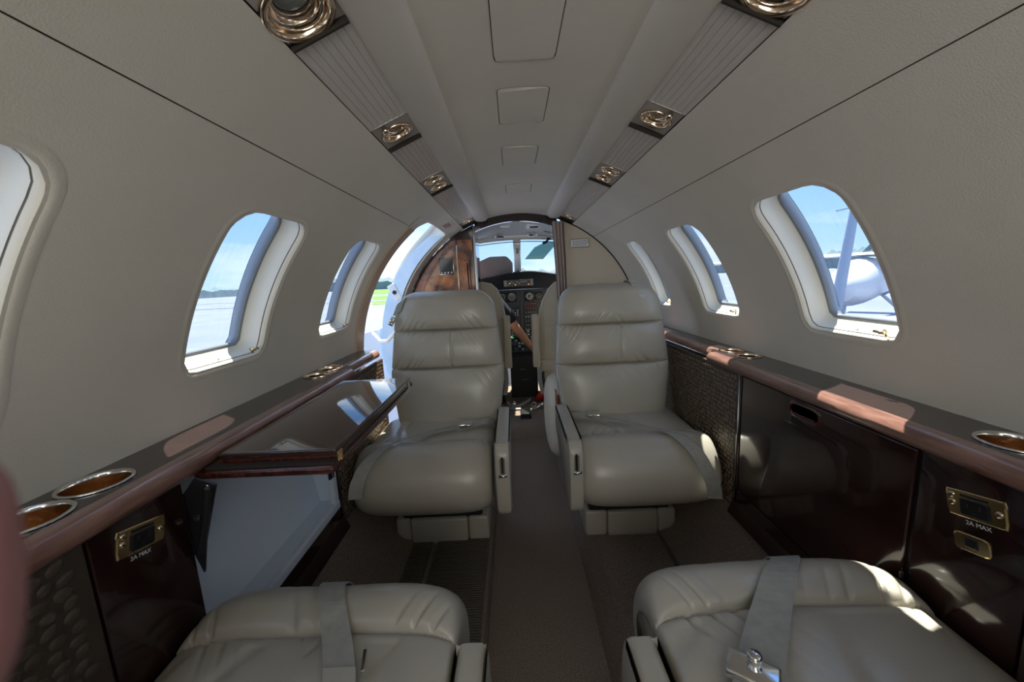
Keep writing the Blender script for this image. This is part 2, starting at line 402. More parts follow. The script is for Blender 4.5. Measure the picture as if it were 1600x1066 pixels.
for s, side in ((-1, 'left'), (1, 'right')):
    prev = -.25
    for i, (p0, p1) in enumerate(LAY):
        yl0, yl1 = prev+.004, p0-.002
        pos = ['nearest the camera', 'over the table seats', 'over the facing seats', 'ahead of the facing seats'][i]
        t = empty('ceiling_light_panel', f'ribbed grey light lens in the {side} ceiling strip, {["nearest the camera", "second from the camera", "third from the camera", "farthest, ending at the bulkhead"][i]}', 'light panel', 'ribbed ceiling light lenses', cyl((yl0+yl1)/2, s*rad(23), RAD))
        strip_lens(s, yl0, yl1, t)
        t = empty('reading_light', f'brass reading light in the {side} ceiling strip, {["nearest the camera", "second from the camera", "third, with two fittings", "farthest, by the bulkhead"][i]}', 'reading light', 'reading lights in the ceiling strips', cyl((p0+p1)/2, s*rad(23), RAD))
        mb = MB(); da0, da1 = math.degrees(A0), math.degrees(A1)
        def cell(yc, ac, rh, ya, yb): hole_patch(mb, s, yc, rad(ac), rh, rh, rh*.99, rh*.99, ya, yb, da0, da1, r=RAD+.004, nseg=36)
        if i == 0: cell(.53, 23.3, .036, p0, p1-.004)
        elif i == 1: cell(.925, 23.0, .029, p0, p1-.004)
        elif i == 2: cell(1.335, 23.1, .028, p0, 1.38); cell(1.425, 23.0, .025, 1.38, p1-.004)
        else: cell(2.26, 23.0, .024, p0, p1-.004)
        mb.build('plate', PLATE, t, smooth=True)
        mb = MB(); mb.box(cyl(p1-.001, s*rad(22.95), RAD+.004), (.086, .004, .02), Matrix.Rotation(s*rad(22.95), 3, 'Y')); mb.build('joint', GAP, t)
        if i == 0:
            fixture(s, .53, rad(23.3), t, .040)
        elif i == 1:
            fixture(s, .925, rad(23.0), t, .031)
            k_ = MB(); o = cyl(.877, s*rad(24.2), RAD+.004); k_.lathe([(.0001, .016), (.006, .0155), (.0085, .012), (.0075, .007), (.005, .005), (.0055, 0)], o, nrm_in(s*rad(24.2)), 18); k_.build('knob', ROSE, t, smooth=True)
        elif i == 2:
            fixture(s, 1.335, rad(23.1), t, .030)
            fixture(s, 1.425, rad(23.0), t, .027, open_=False)
        else:
            fixture(s, 2.26, rad(23.0), t, .026)
        prev = p1

# ------------------------------------------------------------------ windows
wn = 0
for s, side, wys in ((-1, 'left', WYL), (1, 'right', WY)):
    for y in wys:
        wn += 1; sc_ = .78 if (s > 0 and y > 1.9) else 1.0; hu = WH*sc_
        t = empty(f'window_{wn}', None, None, None, cyl(y, s*A_C, RAD), 'structure')
        # padded lip and flared reveal
        prof = [(-.020, RAD-.0003), (-.013, RAD-.0012), (-.006, RAD-.0008), (-.001, RAD+.0025), (.0015, RAD+.007), (.002, RAD+.012)]
        m1 = MB(); m1.loft([outline(s, y, A_C, hu, WV, .055, .03, r, i) for i, r in prof], caps=False); m1.build('window_lip', FAB, t, smooth=True)
        prof = [(.002, RAD+.0115), (-.002, RAD+.012), (-.002, RAD+.014), (.003, RAD+.0145)]
        m1 = MB(); m1.loft([outline(s, y, A_C, hu, WV, .055, .03, r, i) for i, r in prof], caps=False); m1.build('shade_slot', SLOT, t, smooth=True)
        prof = [(.003, RAD+.014), (.005, RAD+.020), (.004, RAD+.030), (.007, RAD+.042), (.012, RAD+.050), (.014, RAD+.053)]
        m1 = MB(); m1.loft([outline(s, y, A_C, hu, WV, .055, .03, r, i) for i, r in prof], caps=False); m1.build('reveal', CREAM, t, smooth=True)
        prof = [(.014, RAD+.053), (.019, RAD+.053), (.021, RAD+.055), (.020, RAD+.066), (-.006, RAD+.096)]
        m1 = MB(); m1.loft([outline(s, y, A_C, hu, WV, .055, .03, r, i) for i, r in prof], caps=False); m1.build('window_seal', SEAL, t, smooth=True)
        for r in (RAD+.058, RAD+.072):
            rg = [outline(s, y, A_C, hu, WV, .055, .03, r, i) for i in (.018, .05, .08, hu-.001)]
            m1 = MB(); m1.loft(rg, caps=False); m1.build('pane', PANE, t, smooth=True)
        # shade latch in the lower corner
        yl = y + (.085*sc_ if s < 0 else -.085*sc_); a = s*rad(74.2); o = cyl(yl, a, RAD+.008)
        m1 = MB(); m1.tube([o, o + nrm_in(a)*.012], .004, 8); m1.tube([o + nrm_in(a)*.012 + Vector((0, -.011, .0)), o + nrm_in(a)*.012 + Vector((0, .012, .002))], .0032, 8); m1.tube([o, o+Vector((0, .006*(-s), -.012))], .003, 8)
        m1.build('shade_latch', GOLD, t, smooth=True)
        m1 = MB(); m1.lathe([(.0001, .0015), (.002, .001), (.0025, 0)], cyl(y-.01, s*rad(75.0), RAD+.016), nrm_in(s*rad(75.0)), 10); m1.build('screw', STEEL, t, smooth=True)

# ------------------------------------------------------------------ floors
XA0, XA1 = -.165, .163
m1 = MB(); m1.box((0, .05, -.01), (XA1-XA0+.01, 4.74, .02)); fl = st(m1.build('floor', CARP))
DZ = .082
for s, xi in ((-1, XA0), (1, XA1)):
    m1 = MB(); sl = .045 if s > 0 else .004
    prof = [(xi, -.02), (xi, 0), (xi+s*sl*.5, .045), (xi+s*(sl+.004), DZ-.006), (xi+s*(sl+.012), DZ), (s*.44, DZ), (s*.50, .105), (s*.56, .165), (s*.61, .25), (s*.640, .325), (s*.66, .34)]
    V, F = [], []
    ys = (YB, 1.3, YF)
    for y in ys: V += [(p[0], y, p[1]) for p in prof]
    n = len(prof)
    for j in range(len(ys)-1):
        for i in range(n-1): F.append((j*n+i, j*n+i+1, (j+1)*n+i+1, (j+1)*n+i))
    m1.add(V, F); dk = m1.build('floor', CARP, smooth=True, sharp=45); st(dk); dk['label'] = f'raised carpeted floor under the {"left" if s<0 else "right"} seats'
    p_ = MB(); xs = xi+s*(sl+.006); p_.tube([(xs, -.5, DZ-.001), (xs, 1.3, DZ-.001), (xs, 2.4, DZ-.001)], .0035, 8); p_.build('carpet_piping', CARP, dk, smooth=True)
# ribbed mat on the left raised floor between the seats
m1 = MB(); m1.box((-.275, 1.02, DZ+.004), (.19, .64, .010), ch=.004)
tag(m1.build('floor_mat', CARPR, smooth=True, sharp=40), 'dark ribbed carpet mat on raised floor between the left seats', 'mat')
for xx, sd_ in ((-.43, 'left'), (.49, 'right')):
    m1 = MB(); m1.box((xx, 1.0, DZ+.004), (.085, .75, .008), ch=.002)
    t_ = m1.build('seat_track_cover', CARPR, smooth=True, sharp=40); tag(t_, f'dark carpeted seat track cover on floor beside the {sd_} wall', 'track cover')
# step up to the cockpit
m1 = MB(); prof = [(2.40, -.01), (2.405, .0), (2.412, .05), (2.43, .085), (2.46, .10), (2.5, .104), (3.35, .104), (3.35, -.01)]
m1.prism(prof, -.60, .60, 'x'); st(m1.build('step', CARP, smooth=True, sharp=40))['label'] = 'carpeted step up to the cockpit floor'
m1 = MB(); m1.box((.003, 2.60, .107), (.075, .20, .008), ch=.002); tag(m1.build('floor_hatch', BLACK, smooth=True, sharp=40), 'black rectangular hatch plate in cockpit step carpet', 'hatch')

# ------------------------------------------------------------------ side ledges
def rotx(d): return Matrix.Rotation(rad(d), 3, 'X')
ZL = .77
def nose_prof(s, xe, h=.036, r=.017):
    """x,z profile of ledge from wall to bull-nose and back"""
    p = [(s*.745, ZL), (s*(xe+.020), ZL)]
    for k in range(9):
        a = PI/2 - PI*k/8*1.0; p.append((s*(xe+.016-r*math.cos(a)*1.0 - 0*r), ZL - r + r*math.sin(a)))
    p += [(s*(xe+.02), ZL-2*r), (s*.745, ZL-2*r)]
    return p
CUPS = {1: [(.688, .455), (.688, .545), (.690, 1.198), (.692, 1.294)]}
for s, side in ((-1, 'left'), (1, 'right')):
    yend = 1.655 if s < 0 else 2.40
    t = empty('side_ledge', f'dark wood side ledge with rounded brown edge along the {side} wall', 'ledge', None, (s*.66, 1.0, ZL))
    cups = [(.680, .447, .041), (.688, .538, .041), (.690, 1.200, .037), (.690, 1.292, .037)]
    # top board with cup holes: grid strip cells
    def topcell(mb, y0, y1, x0, x1, hole=None):
        if not hole: mb.add([(s*x0, y0, ZL), (s*x1, y0, ZL), (s*x1, y1, ZL), (s*x0, y1, ZL)], [(0, 1, 2, 3)]); return
        cx, cy, r = hole; ths = sorted(set([2*PI*k/40 for k in range(40)] + [math.atan2(y-cy, x-cx) % (2*PI) for x in (x0, x1) for y in (y0, y1)]))
        a, b = [], []
        for th in ths:
            c, q = math.cos(th), math.sin(th)
            to = min(((x1-cx) if c > 0 else (x0-cx))/c if abs(c) > 1e-9 else 9, ((y1-cy) if q > 0 else (y0-cy))/q if abs(q) > 1e-9 else 9)
            a.append((s*(cx+r*.96*c), cy+r*.96*q, ZL)); b.append((s*(cx+to*c), cy+to*q, ZL))
        mb.loft([a, b], caps=False)
    mb = MB(); xi, xo = .632, .742
    ycuts = [YB, cups[0][1]-.045, (cups[0][1]+cups[1][1])/2, cups[1][1]+.045, cups[2][1]-.046, (cups[2][1]+cups[3][1])/2, cups[3][1]+.046]
    topcell(mb, ycuts[0], ycuts[1], xi, xo); topcell(mb, ycuts[1], ycuts[2], xi, xo, cups[0]); topcell(mb, ycuts[2], ycuts[3], xi, xo, cups[1])
    topcell(mb, ycuts[3], ycuts[4], xi, xo); topcell(mb, ycuts[4], ycuts[5], xi, xo, cups[2]); topcell(mb, ycuts[5], ycuts[6], xi, xo, cups[3])
    topcell(mb, ycuts[6], yend, .668, xo)
    mb.build('top_board', TOPW, t)
    # bull-nose
    def nose(xe, y0, y1, capf=True, ends=True):
        r = .018; rings = []
        ysn = [(y0, 1), (y1-.012, 1), (y1-.004, .8), (y1, .35)]
        for y, k in ysn:
            pr_ = [(xe+.030, ZL+.0003), (xe+.018, ZL+.0005)]
            for q in range(1, 12):
                a = PI/2 + PI*q/12; pr_.append((xe+.018+r*math.cos(a), ZL-r+r*math.sin(a)))
            pr_ += [(xe+.018, ZL-2*r), (xe+.030, ZL-2*r)]
            cx, cz = xe+.024, ZL-r
            rings.append([(s*(cx+(p[0]-cx)*k), y, cz+(p[1]-cz)*k) for p in pr_])
        return rings
    mb = MB(); mb.loft(nose(.603, YB, 1.300)); mb.loft(nose(.640, 1.27, yend)); mb.build('rounded_edge', NOSE, t, smooth=True, sharp=50)
    mb = MB(); mb.box((s*.69, (YB+yend)/2, ZL-.03), (.08, yend-YB, .008)); 
    for i, (cx, cy, r) in enumerate(cups):
        pair = 'near the camera' if i < 2 else 'beside the facing seats'
        which = ('aft' if i % 2 == 0 else 'forward')
        c_ = empty('cup_holder', f'{"copper lined" if i<2 else "dark brass"} cup holder in {side} ledge {pair}, {which} of two', 'cup holder', 'cup holders in the side ledges', (s*cx, cy, ZL))
        q = MB(); q.lathe([(r*1.06, ZL+.0005-ZL), (r*1.08, .0022), (r*1.03, .0035), (r*.97, .003), (r*.94, .000), (r*.93, -.004)], (s*cx, cy, ZL), n=40); q.build('rim', CHROME if i < 2 else ROSE, c_, smooth=True)
        q = MB(); q.lathe([(r*.93, -.004), (r*.92, -.03), (r*.90, -.05), (r*.84, -.056), (r*.45, -.057), (.0001, -.057)], (s*cx, cy, ZL), n=40); q.build('cup_lining', CUPI if i < 2 else CUPD, c_, smooth=True)

# ------------------------------------------------------------------ sidewall cabinets
XF = .617
def panel_x(mb, s, x, y0, y1, z0, z1, th=.012, ch=.002):
    mb.box((s*(x+th/2), (y0+y1)/2, (z0+z1)/2), (th, y1-y0, z1-z0), ch=ch)
def croc(s, y0, y1, z0, z1, parent, x=XF, cell=(.0185, .0150), seed=1, m=None):
    rnd = random.Random(seed)
    mb = MB(); panel_x(mb, s, x, y0, y1, z0, z1, .012, .003); mb.build('padded_panel', CROCB, parent, smooth=True, sharp=40)
    V, F = [], []; nyc = int((y1-y0-.008)/cell[0]); nzc = int((z1-z0-.008)/cell[1])
    for j in range(nzc):
        for i in range(nyc):
            cy = y0+.004 + cell[0]*(i+.5+(.5 if j % 2 else 0)*.6) + rnd.uniform(-.003, .003); cz = z0+.004 + cell[1]*(j+.5) + rnd.uniform(-.0018, .0018)
            if cy > y1-.008: continue
            a_, b_ = cell[0]*rnd.uniform(.38, .50), cell[1]*rnd.uniform(.40, .49); rot = rnd.uniform(-.6, .6); h = rnd.uniform(.0014, .0026)
            b0 = len(V); n = 8
            for k, (sc2, hh) in enumerate(((1, 0), (.8, .75), (.4, 1))):
                for q in range(n):
                    th = 2*PI*q/n; u, v = a_*sc2*math.cos(th), b_*sc2*math.sin(th)
                    V.append((s*(x-h*hh), cy+u*math.cos(rot)-v*math.sin(rot), cz+u*math.sin(rot)+v*math.cos(rot)))
            for k in range(2):
                for q in range(n): F.append((b0+k*n+q, b0+k*n+(q+1) % n, b0+(k+1)*n+(q+1) % n, b0+(k+1)*n+q))
            F.append(tuple(b0+2*n+q for q in range(n)))
    m_ = MB(); m_.add(V, F); o = m_.build('scale_relief', m or CROC, parent, smooth=True); o['kind'] = 'stuff'; return o
def rounded_plate(mb, s, x, yc, zc, hy, hz, rc, th, tilt=0, mi=0):
    ring = []
    for k in range(32):
        t = 2*PI*(k+.5)/32; r = rr_radius(t, hy, hz, rc, rc); u, v = r*math.cos(t), r*math.sin(t)
        ring.append((yc+u*math.cos(tilt)-v*math.sin(tilt), zc+u*math.sin(tilt)+v*math.cos(tilt)))
    c = (yc, zc)
    def rg(x_, k): return [(s*x_, c[0]+(p[0]-c[0])*k, c[1]+(p[1]-c[1])*k) for p in ring]
    mb.loft([rg(x, 1), rg(x-th*.6, 1), rg(x-th, 1-.0012/hz)], mi=mi)
TI = rad(-13)
def tl(yc, zc, u, v): return (yc+u*math.cos(TI)-v*math.sin(TI), zc+u*math.sin(TI)+v*math.cos(TI))
def text(body, size, loc, rot, m, parent, ext=.0002):
    c = D.curves.new('lettering', 'FONT'); c.body = body; c.size = size; c.extrude = ext; c.align_x = 'CENTER'; c.align_y = 'CENTER'; c.materials.append(m)
    oc = D.objects.new('lettering', c); COL.objects.link(oc); dg = bpy.context.evaluated_depsgraph_get()
    me = D.meshes.new_from_object(oc.evaluated_get(dg)); D.objects.remove(oc); me.materials.clear(); me.materials.append(m)
    o = D.objects.new('lettering', me); link(o, parent)
    off = Vector((0, 0, 0)); q = parent
    while q is not None: off = off+q.location; q = q.parent
    o.matrix_local = Matrix.Translation(Vector(loc)-off) @ rot.to_4x4(); return o
for s, side in ((-1, 'left'), (1, 'right')):
    t = empty('sidewall_cabinet', f'dark lacquered {side} sidewall cabinet {"with open front below the table" if s<0 else "with closed glossy door"}', 'cabinet', None, (s*.64, .85, .36))
    # outlet panel
    mb = MB(); panel_x(mb, s, XF, .452, .598, .22, .737, .014, .002); mb.build('outlet_panel', DWOOD, t, smooth=True, sharp=40)
    # forward post
    mb = MB(); panel_x(mb, s, XF, 1.102, 1.122, .33, .737, .014, .002); mb.build('end_post', DWOOD, t, smooth=True, sharp=40)
    mb = MB(); mb.tube([(s*(XF-.001), 1.112, .34), (s*(XF-.001), 1.112, .735)], .0022, 8); mb.build('edge_trim', STEEL, t, smooth=True)
    # kick
    mb = MB(); mb.prism([(s*XF, .372), (s*XF, .33), (s*.60, .29), (s*.66, .29), (s*.66, .372)], .598, 1.12); mb.build('kick_board', DWOOD, t, smooth=False)
    if s > 0:
        mb = MB(); mb.box((s*(XF+.012), .85, .5565), (.012, .50, .375)); mb.build('door_backing', BLACK, t)
        d = MB(); panel_x(d, s, XF-.002, .606, 1.096, .376, .733, .012, .0035)
        door = d.build('door', DWOOD, t, smooth=True, sharp=40)
        # recessed pull: a rounded raised rim around a black recess
        h = MB()
        def rg(x_, k, n=32):
            o_ = []
            for q in range(n):
                th = 2*PI*(q+.5)/n; r = rr_radius(th, .045-k, .016-k, .012, .012); o_.append((s*x_, .853+r*math.cos(th), .708+r*math.sin(th)))
            return o_
        h.loft([rg(XF-.002, -.004), rg(XF-.0055, -.001), rg(XF-.0055, .001), rg(XF-.001, .004)], caps=False); h.build('handle', REDW, door, smooth=True)
        h = MB(); h.loft([rg(XF-.0026, .003), rg(XF-.0026, .012)], caps=True); h.build('handle_recess', BLACK, door)
        h = MB(); h.box((s*(XF-.004), .853, .699), (.005, .070, .004), ch=.0015); h.build('finger_lip', REDW, door)
        h = MB(); h.box((s*(XF-.004), .604, .50), (.006, .004, .012), ch=.001); h.build('hinge_pin', STEEL, door)
    else:
        # open pocket lined in pale blue-grey
        y0, y1, z0, z1 = .600, 1.100, .395, .737
        mb = MB(); x0, x1 = XF+.003, .725
        mb.add([(s*x1*.93, y0, z0), (s*x1*.93, y1, z0), (s*x1, y1, z1), (s*x1, y0, z1)], [(0, 1, 2, 3)])
        mb.add([(s*x0, y0, z0), (s*x0, y1, z0), (s*x1*.93, y1, z0), (s*x1*.93, y0, z0)], [(0, 1, 2, 3)])
        mb.add([(s*x0, y1, z0), (s*x0, y1, z1), (s*x1, y1, z1), (s*x1*.93, y1, z0)], [(0, 1, 2, 3)])
        mb.add([(s*x0, y0, z0), (s*x0, y0, z1), (s*x1, y0, z1), (s*x1*.93, y0, z0)], [(0, 1, 2, 3)])
        mb.build('pocket_lining', BLUEG, t)
        mb = MB(); mb.box((s*(XF+.004), .85, .384), (.016, .50, .024), ch=.002); mb.box((s*(XF+.006), 1.088, .56), (.016, .024, .36), ch=.002); mb.build('pocket_flange', BLUEG, t, smooth=True, sharp=40)
        mb = MB()
        for k in range(3): mb.box((s*(XF+.002), 1.084-.008*k, .60), (.012-.003*k, .004, .24))
        mb.build('guide_rail', BLACK, t)
    # outlet plate and its fittings
    yc, zc = (.519, .693) if s < 0 else (.518, .683)
    q = MB(); rounded_plate(q, s, XF, yc, zc, .0375, .0195, .003, .0026, TI)
    o_ = q.build('power_outlet', GOLD); tag(o_, f'gold power outlet plate with black socket on the {side} cabinet', 'outlet', 'power outlets')
    q = MB(); a_ = tl(yc, zc, .0, -.003); rounded_plate(q, s, XF-.0024, a_[0], a_[1], .0185, .0125, .001, .0022, TI); q.build('socket', BLACK, o_)
    q = MB(); a_ = tl(yc, zc, .0, .0128); rounded_plate(q, s, XF-.0024, a_[0], a_[1], .0175, .0022, .001, .001, TI); q.build('label_slot', BLACK, o_)
    q = MB()
    for u in (-.008, .008): a_ = tl(yc, zc, u, .000); rounded_plate(q, s, XF-.0044, a_[0], a_[1], .0012, .0032, .0006, .0006, TI)
    a_ = tl(yc, zc, 0, -.0095); rounded_plate(q, s, XF-.0044, a_[0], a_[1], .0018, .0018, .0016, .0006, TI); q.build('socket_slots', GAP, o_)
    for u, v in ((-.029, .0), (.029, .0), (s*.029, .011)):
        q = MB(); a_ = tl(yc, zc, u, v); q.lathe([(.0048, 0), (.0045, .0016), (.003, .0022), (.0001, .0022)], (s*(XF-.0026), a_[0], a_[1]), (-s, 0, 0), 16); q.build('screw', ROSE, o_, smooth=True)
    a_ = tl(yc, zc, 0, -.0265)
    R3 = Matrix(((0, 0, -s), (s*math.cos(TI) if s < 0 else math.cos(TI)*1, 0, 0), (0, 1, 0)))
    # text frame: x axis runs along the wall as read from the aisle, y axis up, z axis towards the aisle
    ex = Vector((0, -s*math.cos(TI), -s*math.sin(TI))); ez = Vector((-s, 0, 0)); ey = ez.cross(ex)
    RT = Matrix((ex, ey, ez)).transposed()
    text('2A MAX', .0088, (s*(XF-.0006), a_[0], a_[1]), RT, WHPR, t)
    if s > 0:
        q = MB(); rounded_plate(q, s, XF, .5155, .6255, .0235, .0130, .007, .0024, TI); j_ = q.build('data_socket', GOLD); tag(j_, 'small gold plate with square black data socket, right cabinet', 'socket')
        q = MB(); rounded_plate(q, s, XF-.002, .5155, .626, .0085, .0072, .001, .001, TI); q.build('port', BLACK, j_)
    # crocodile pattern panels
    t2 = empty('crocodile_panel', f'brown crocodile-embossed leather panel on the {side} wall beside the near seat', 'panel', 'crocodile leather panels', (s*.63, .2, .5)); croc(s, -.35, .449, .22, .737, t2, cell=(.0235, .0175), seed=3+s, m=CROCD)
    yy = 1.62 if s < 0 else 1.86
    t2 = empty('crocodile_panel', f'brown crocodile-embossed leather panel on the {side} wall beside the facing seat', 'panel', 'crocodile leather panels', (s*.64, 1.4, .5)); croc(s, 1.124, yy, .30, .737, t2, x=XF+.003, cell=(.0165, .0150), seed=5+s)
    m_ = MB(); m_.box((s*.655, (YB+yend)/2 if s<0 else 0, .52), (.02, 3.9 if s<0 else 4.7, .44)) 
# closing boards behind
m_ = MB()
for s, y0, y1 in ((-1, YB, -.35), (1, YB, -.35), (1, 1.86, 2.4)): panel_x(m_, s, .63, y0, y1, .3, .737)
st(m_.build('baseboard_sides', DWOOD))

# ------------------------------------------------------------------ folding table (left)
t = empty('folding_table', 'glossy dark mahogany folding table pulled out from the left cabinet', 'table', None, (-.48, .9, .74))
m_ = MB(); m_.box((-.483, .905, .7525), (.212, .512, .015), ch=.0035); top = m_.build('upper_leaf', TABW, t, smooth=True, sharp=40)
m_ = MB(); m_.box((-.483, .905, .7445), (.2135, .5135, .006), ch=.001); m_.build('leaf_edging', REDW, t)
m_ = MB(); m_.box((-.495, .895, .731), (.245, .545, .013), ch=.004); m_.build('lower_leaf', REDW, t, smooth=True, sharp=40)
m_ = MB(); m_.box((-.49, .90, .7395), (.23, .53, .004)); m_.build('leaf_gap', GAP, t)
for y, mm in ((.66, GOLD), (1.13, STEEL)):
    m_ = MB(); m_.box((-.3755, y, .742), (.003, .018, .022), ch=.001); m_.box((-.374, y, .742), (.004, .004, .012)); m_.build('hinge', mm, t)
m_ = MB()
m_.prism([(-.60, .738), (-.565, .725), (-.600, .62), (-.613, .56), (-.625, .60), (-.632, .70)], .604, .608); m_.tube([(-.575, .600, .722), (-.59, .600, .66), (-.610, .601, .60)], .006, 8); m_.build('support_arm', BLACKM, t)
m_ = MB(); m_.lathe([(.006, 0), (.006, .003), (.0001, .0035)], (-.604, .602, .668), (0, -1, 0), 14); m_.build('pivot_bolt', CHROME, t)
m_ = MB(); m_.lathe([(.005, 0), (.005, .003), (.0001, .0035)], (-.578, .602, .722), (0, -1, 0), 14); m_.build('pivot_bolt', CHROME, t)

# ------------------------------------------------------------------ seats
def sfun(u, p): return max(0.0, 1-abs(u)**p)**(1.0/p)
def wrinkle(x, phase, k=90.0, sharp=2.0):
    n = noise.noise(Vector((x*13, phase, 3.1))); v = math.sin(x*k*2.3 + 8*n + phase*3)
    return max(0, v)**2.5*max(0, .25+1.6*noise.noise(Vector((x*11, phase*2, 0))))*.8
def backrest(name, cx, z0, z1, y_of_z, w_of_z, th, creases, parent, m, fdir=-1, nx=170, nz=230, edge_p=5.0, rtop=.095, vs=9):
    """fdir: direction the sitting face looks along y"""
    H = z1-z0; V = []
    ux = [math.sin(PI/2*(-1+2*i/nx))*.45+(-1+2*i/nx)*.55 for i in range(nx+1)]; nb = 40
    ring = [(u, 1) for u in ux] + [(math.cos(PI*i/nb), -1) for i in range(1, nb)]; nsec = len(ring)
    ring = [(u, sg*(1-abs(u)**3.6)**(1/3.6) if abs(u) < 1 else 0.0) for u, sg in ring]
    zs = [(z0+z1)/2 - math.cos(PI*j/(nz-1))*H/2 for j in range(nz)]
    for c in creases: zs += [c+.0009*k for k in range(-12, 13)]
    zs = sorted(set(round(v, 5) for v in zs)); nz = len(zs)
    for j in range(nz):
        z = zs[j]
        # corner rounding of the outline
        dtop, dbot = (z1-z), (z-z0)
        hw = w_of_z(z)/2
        if dtop < rtop: hw -= rtop*(1-math.sqrt(max(0, 1-((rtop-dtop)/rtop)**2)))*.95
        rb = .035
        if dbot < rb: hw -= rb*(1-math.sqrt(max(0, 1-((rb-dbot)/rb)**2)))
        et = .035; tk = 1.0
        if dtop < et: tk = math.sqrt(max(0, 1-((et-dtop)/et)**2))
        if dbot < et: tk = math.sqrt(max(0, 1-((et-dbot)/et)**2))
        puff = 0; pin = 0
        cz = [z0-.0]+sorted(creases)+[z1]
        for a, b in zip(cz[:-1], cz[1:]):
            if a <= z <= b: q = 2*(z-a)/(b-a)-1; puff = (1-abs(q)**2.6)
        groove = 1.0
        for c in creases: pin += math.exp(-abs(z-c)/.0040)
        hw -= .004*min(pin, 1)
        for i in range(nsec):
            ex, ey = ring[i]; s_ = min(1, ey*1.05) if ey > 0 else ey
            x = ex*hw; d = ey*th/2*max(tk, .02)
            front = max(0, s_)
            if front > 0:
                fx = 1-abs(ex)**6
                d += (.017*puff - .023*min(pin, 1))*fx*front*tk
                if len(creases) == 2 and creases[0] < z < creases[1]: d -= .009*math.exp(-abs(x-vs)/.0028)*fx
                for ci, cc in enumerate(creases):
                    dz = z-cc; rng_ = .085 if dz < 0 else .075
                    if abs(dz) < rng_:
                        ww = wrinkle(x + dz*.9*(1 if x > 0 else -1)*.8, cc*7+ (1.7 if dz > 0 else 0)+cx, 75+20*ci)
                        env = math.exp(-abs(dz)/.024)*(1-math.exp(-abs(dz)/.004)); edge = .30+.70*min(1, (abs(x)/hw)**1.2)
                        d -= .040*ww*env*fx*front*edge
                d += .003*noise.noise(Vector((x*9, z*9, cx*5)))*fx*front*tk
            V.append((cx + x, y_of_z(z) + fdir*d, z))
    F = []
    for j in range(nz-1):
        for i in range(nsec):
            k = (i+1) % nsec; F.append((j*nsec+i, j*nsec+k, (j+1)*nsec+k, (j+1)*nsec+i))
    F.append(tuple(range(nsec))); F.append(tuple((nz-1)*nsec+i for i in range(nsec)))
    mb = MB(); mb.add(V, F); return mb.build(name, m, parent, smooth=True)
def seat_cushion(name, cx, hw, y_front, y_back, ztop, zbot, fdir, parent, m, crease_d=.135, nx=210, ns=300):
    """closed side profile swept along x; fdir = direction the front edge looks along y"""
    L = abs(y_back-y_front)
    # profile points (d from front edge, z) clockwise starting bottom-back
    def prof(t):
        # piecewise: bottom, big front roll, top, back
        rf = (ztop-zbot)*.5; rbk = .035
        segs = []
        a1 = L-rf-rbk; a2 = PI*rf; a3 = a1; a4 = (ztop-zbot)-2*rbk+PI*rbk
        tot = a1+a2+a3+a4; q = t*tot
        if q < a1: return L-rbk-q, zbot
        q -= a1
        if q < a2:
            a = q/rf; return rf-rf*math.sin(a)*1.0, zbot+rf-rf*math.cos(a)
        q -= a2
        if q < a3: return rf+q, ztop
        q -= a3; h = (ztop-zbot)
        a = q/a4*PI; return L-rbk+rbk*math.sin(a), zbot+h/2+(h/2)*math.cos(a)
    rf0 = (ztop-zbot)*.5; a1_ = L-rf0-.035; tot_ = 2*a1_+PI*rf0+(ztop-zbot)-.07+PI*.035; tc = (a1_+PI*rf0+crease_d-rf0)/tot_
    ts = sorted(set([round(i/ns, 6) for i in range(ns)] + [round(tc+k*.0009/tot_, 6) for k in range(-12, 13)]))
    P = [prof(v) for v in ts]
    cd, cz = L*.5, (ztop+zbot)/2
    V = []
    for j in range(nx):
        u = -math.cos(PI*j/(nx-1)); sc2 = max(.0, (1-abs(u)**7))**(1/3.2)
        for (d, z) in P:
            rnd = .052*(1-sc2)
            vd, vz = d-cd, z-cz
            k1, k2 = 1-rnd/(L/2)*.9, 1-rnd/((ztop-zbot)/2)*.999
            dd, zz = cd+vd*k1, cz+vz*max(k2, .01)
            x = cx+u*hw
            if z > cz:
                top = min(1, (z-cz)/((ztop-zbot)/2)*1.3)*sc2
                crown = (1-abs(u)**2.2)
                dz = 0
                # forward roll swells, then a stitched crease, then the flat seat
                q = dd-crease_d
                if q > -.22:
                    if q < 0: dz += .016*math.exp(-((q+.065)/.065)**2)
                    else: dz += .010*(1-math.exp(-q/.05))*crown - .006
                g = math.exp(-abs(q)/.0042)*(1-abs(u)**10); dz -= .015*g
                ww = wrinkle((x-cx) + q*.5*(1 if u > 0 else -1), cx*3+(2 if q > 0 else 0), 70)
                env = math.exp(-abs(q)/.034)*(1-math.exp(-abs(q)/.005)); dz -= .028*ww*env*(.3+.7*abs(u)**1.2)*(1-abs(u)**10)
                dz += .0045*noise.noise(Vector((x*8, dd*8, 1.7)))
                # long soft creases across the worn part of the seat
                dz -= .0040*max(0, math.sin((x-cx)*38+dd*16+4*noise.noise(Vector((x*5, dd*4, cx)))))**3*(1 if q > .02 else .25)
                zz += dz*top
            # slight bow of the front edge, sides tuck in
            dd += .020*abs(u)**3*(1-min(1, dd/L))
            V.append((x - (u*.006*(1-sc2)), y_front - fdir*dd, zz))
    F = []
    n = len(P)
    for j in range(nx-1):
        for i in range(n):
            k = (i+1) % n; F.append((j*n+i, j*n+k, (j+1)*n+k, (j+1)*n+i))
    F.append(tuple(range(n))); F.append(tuple((nx-1)*n+i for i in range(n)))
    mb = MB(); mb.add(V, F); return mb.build(name, m, parent, smooth=True)
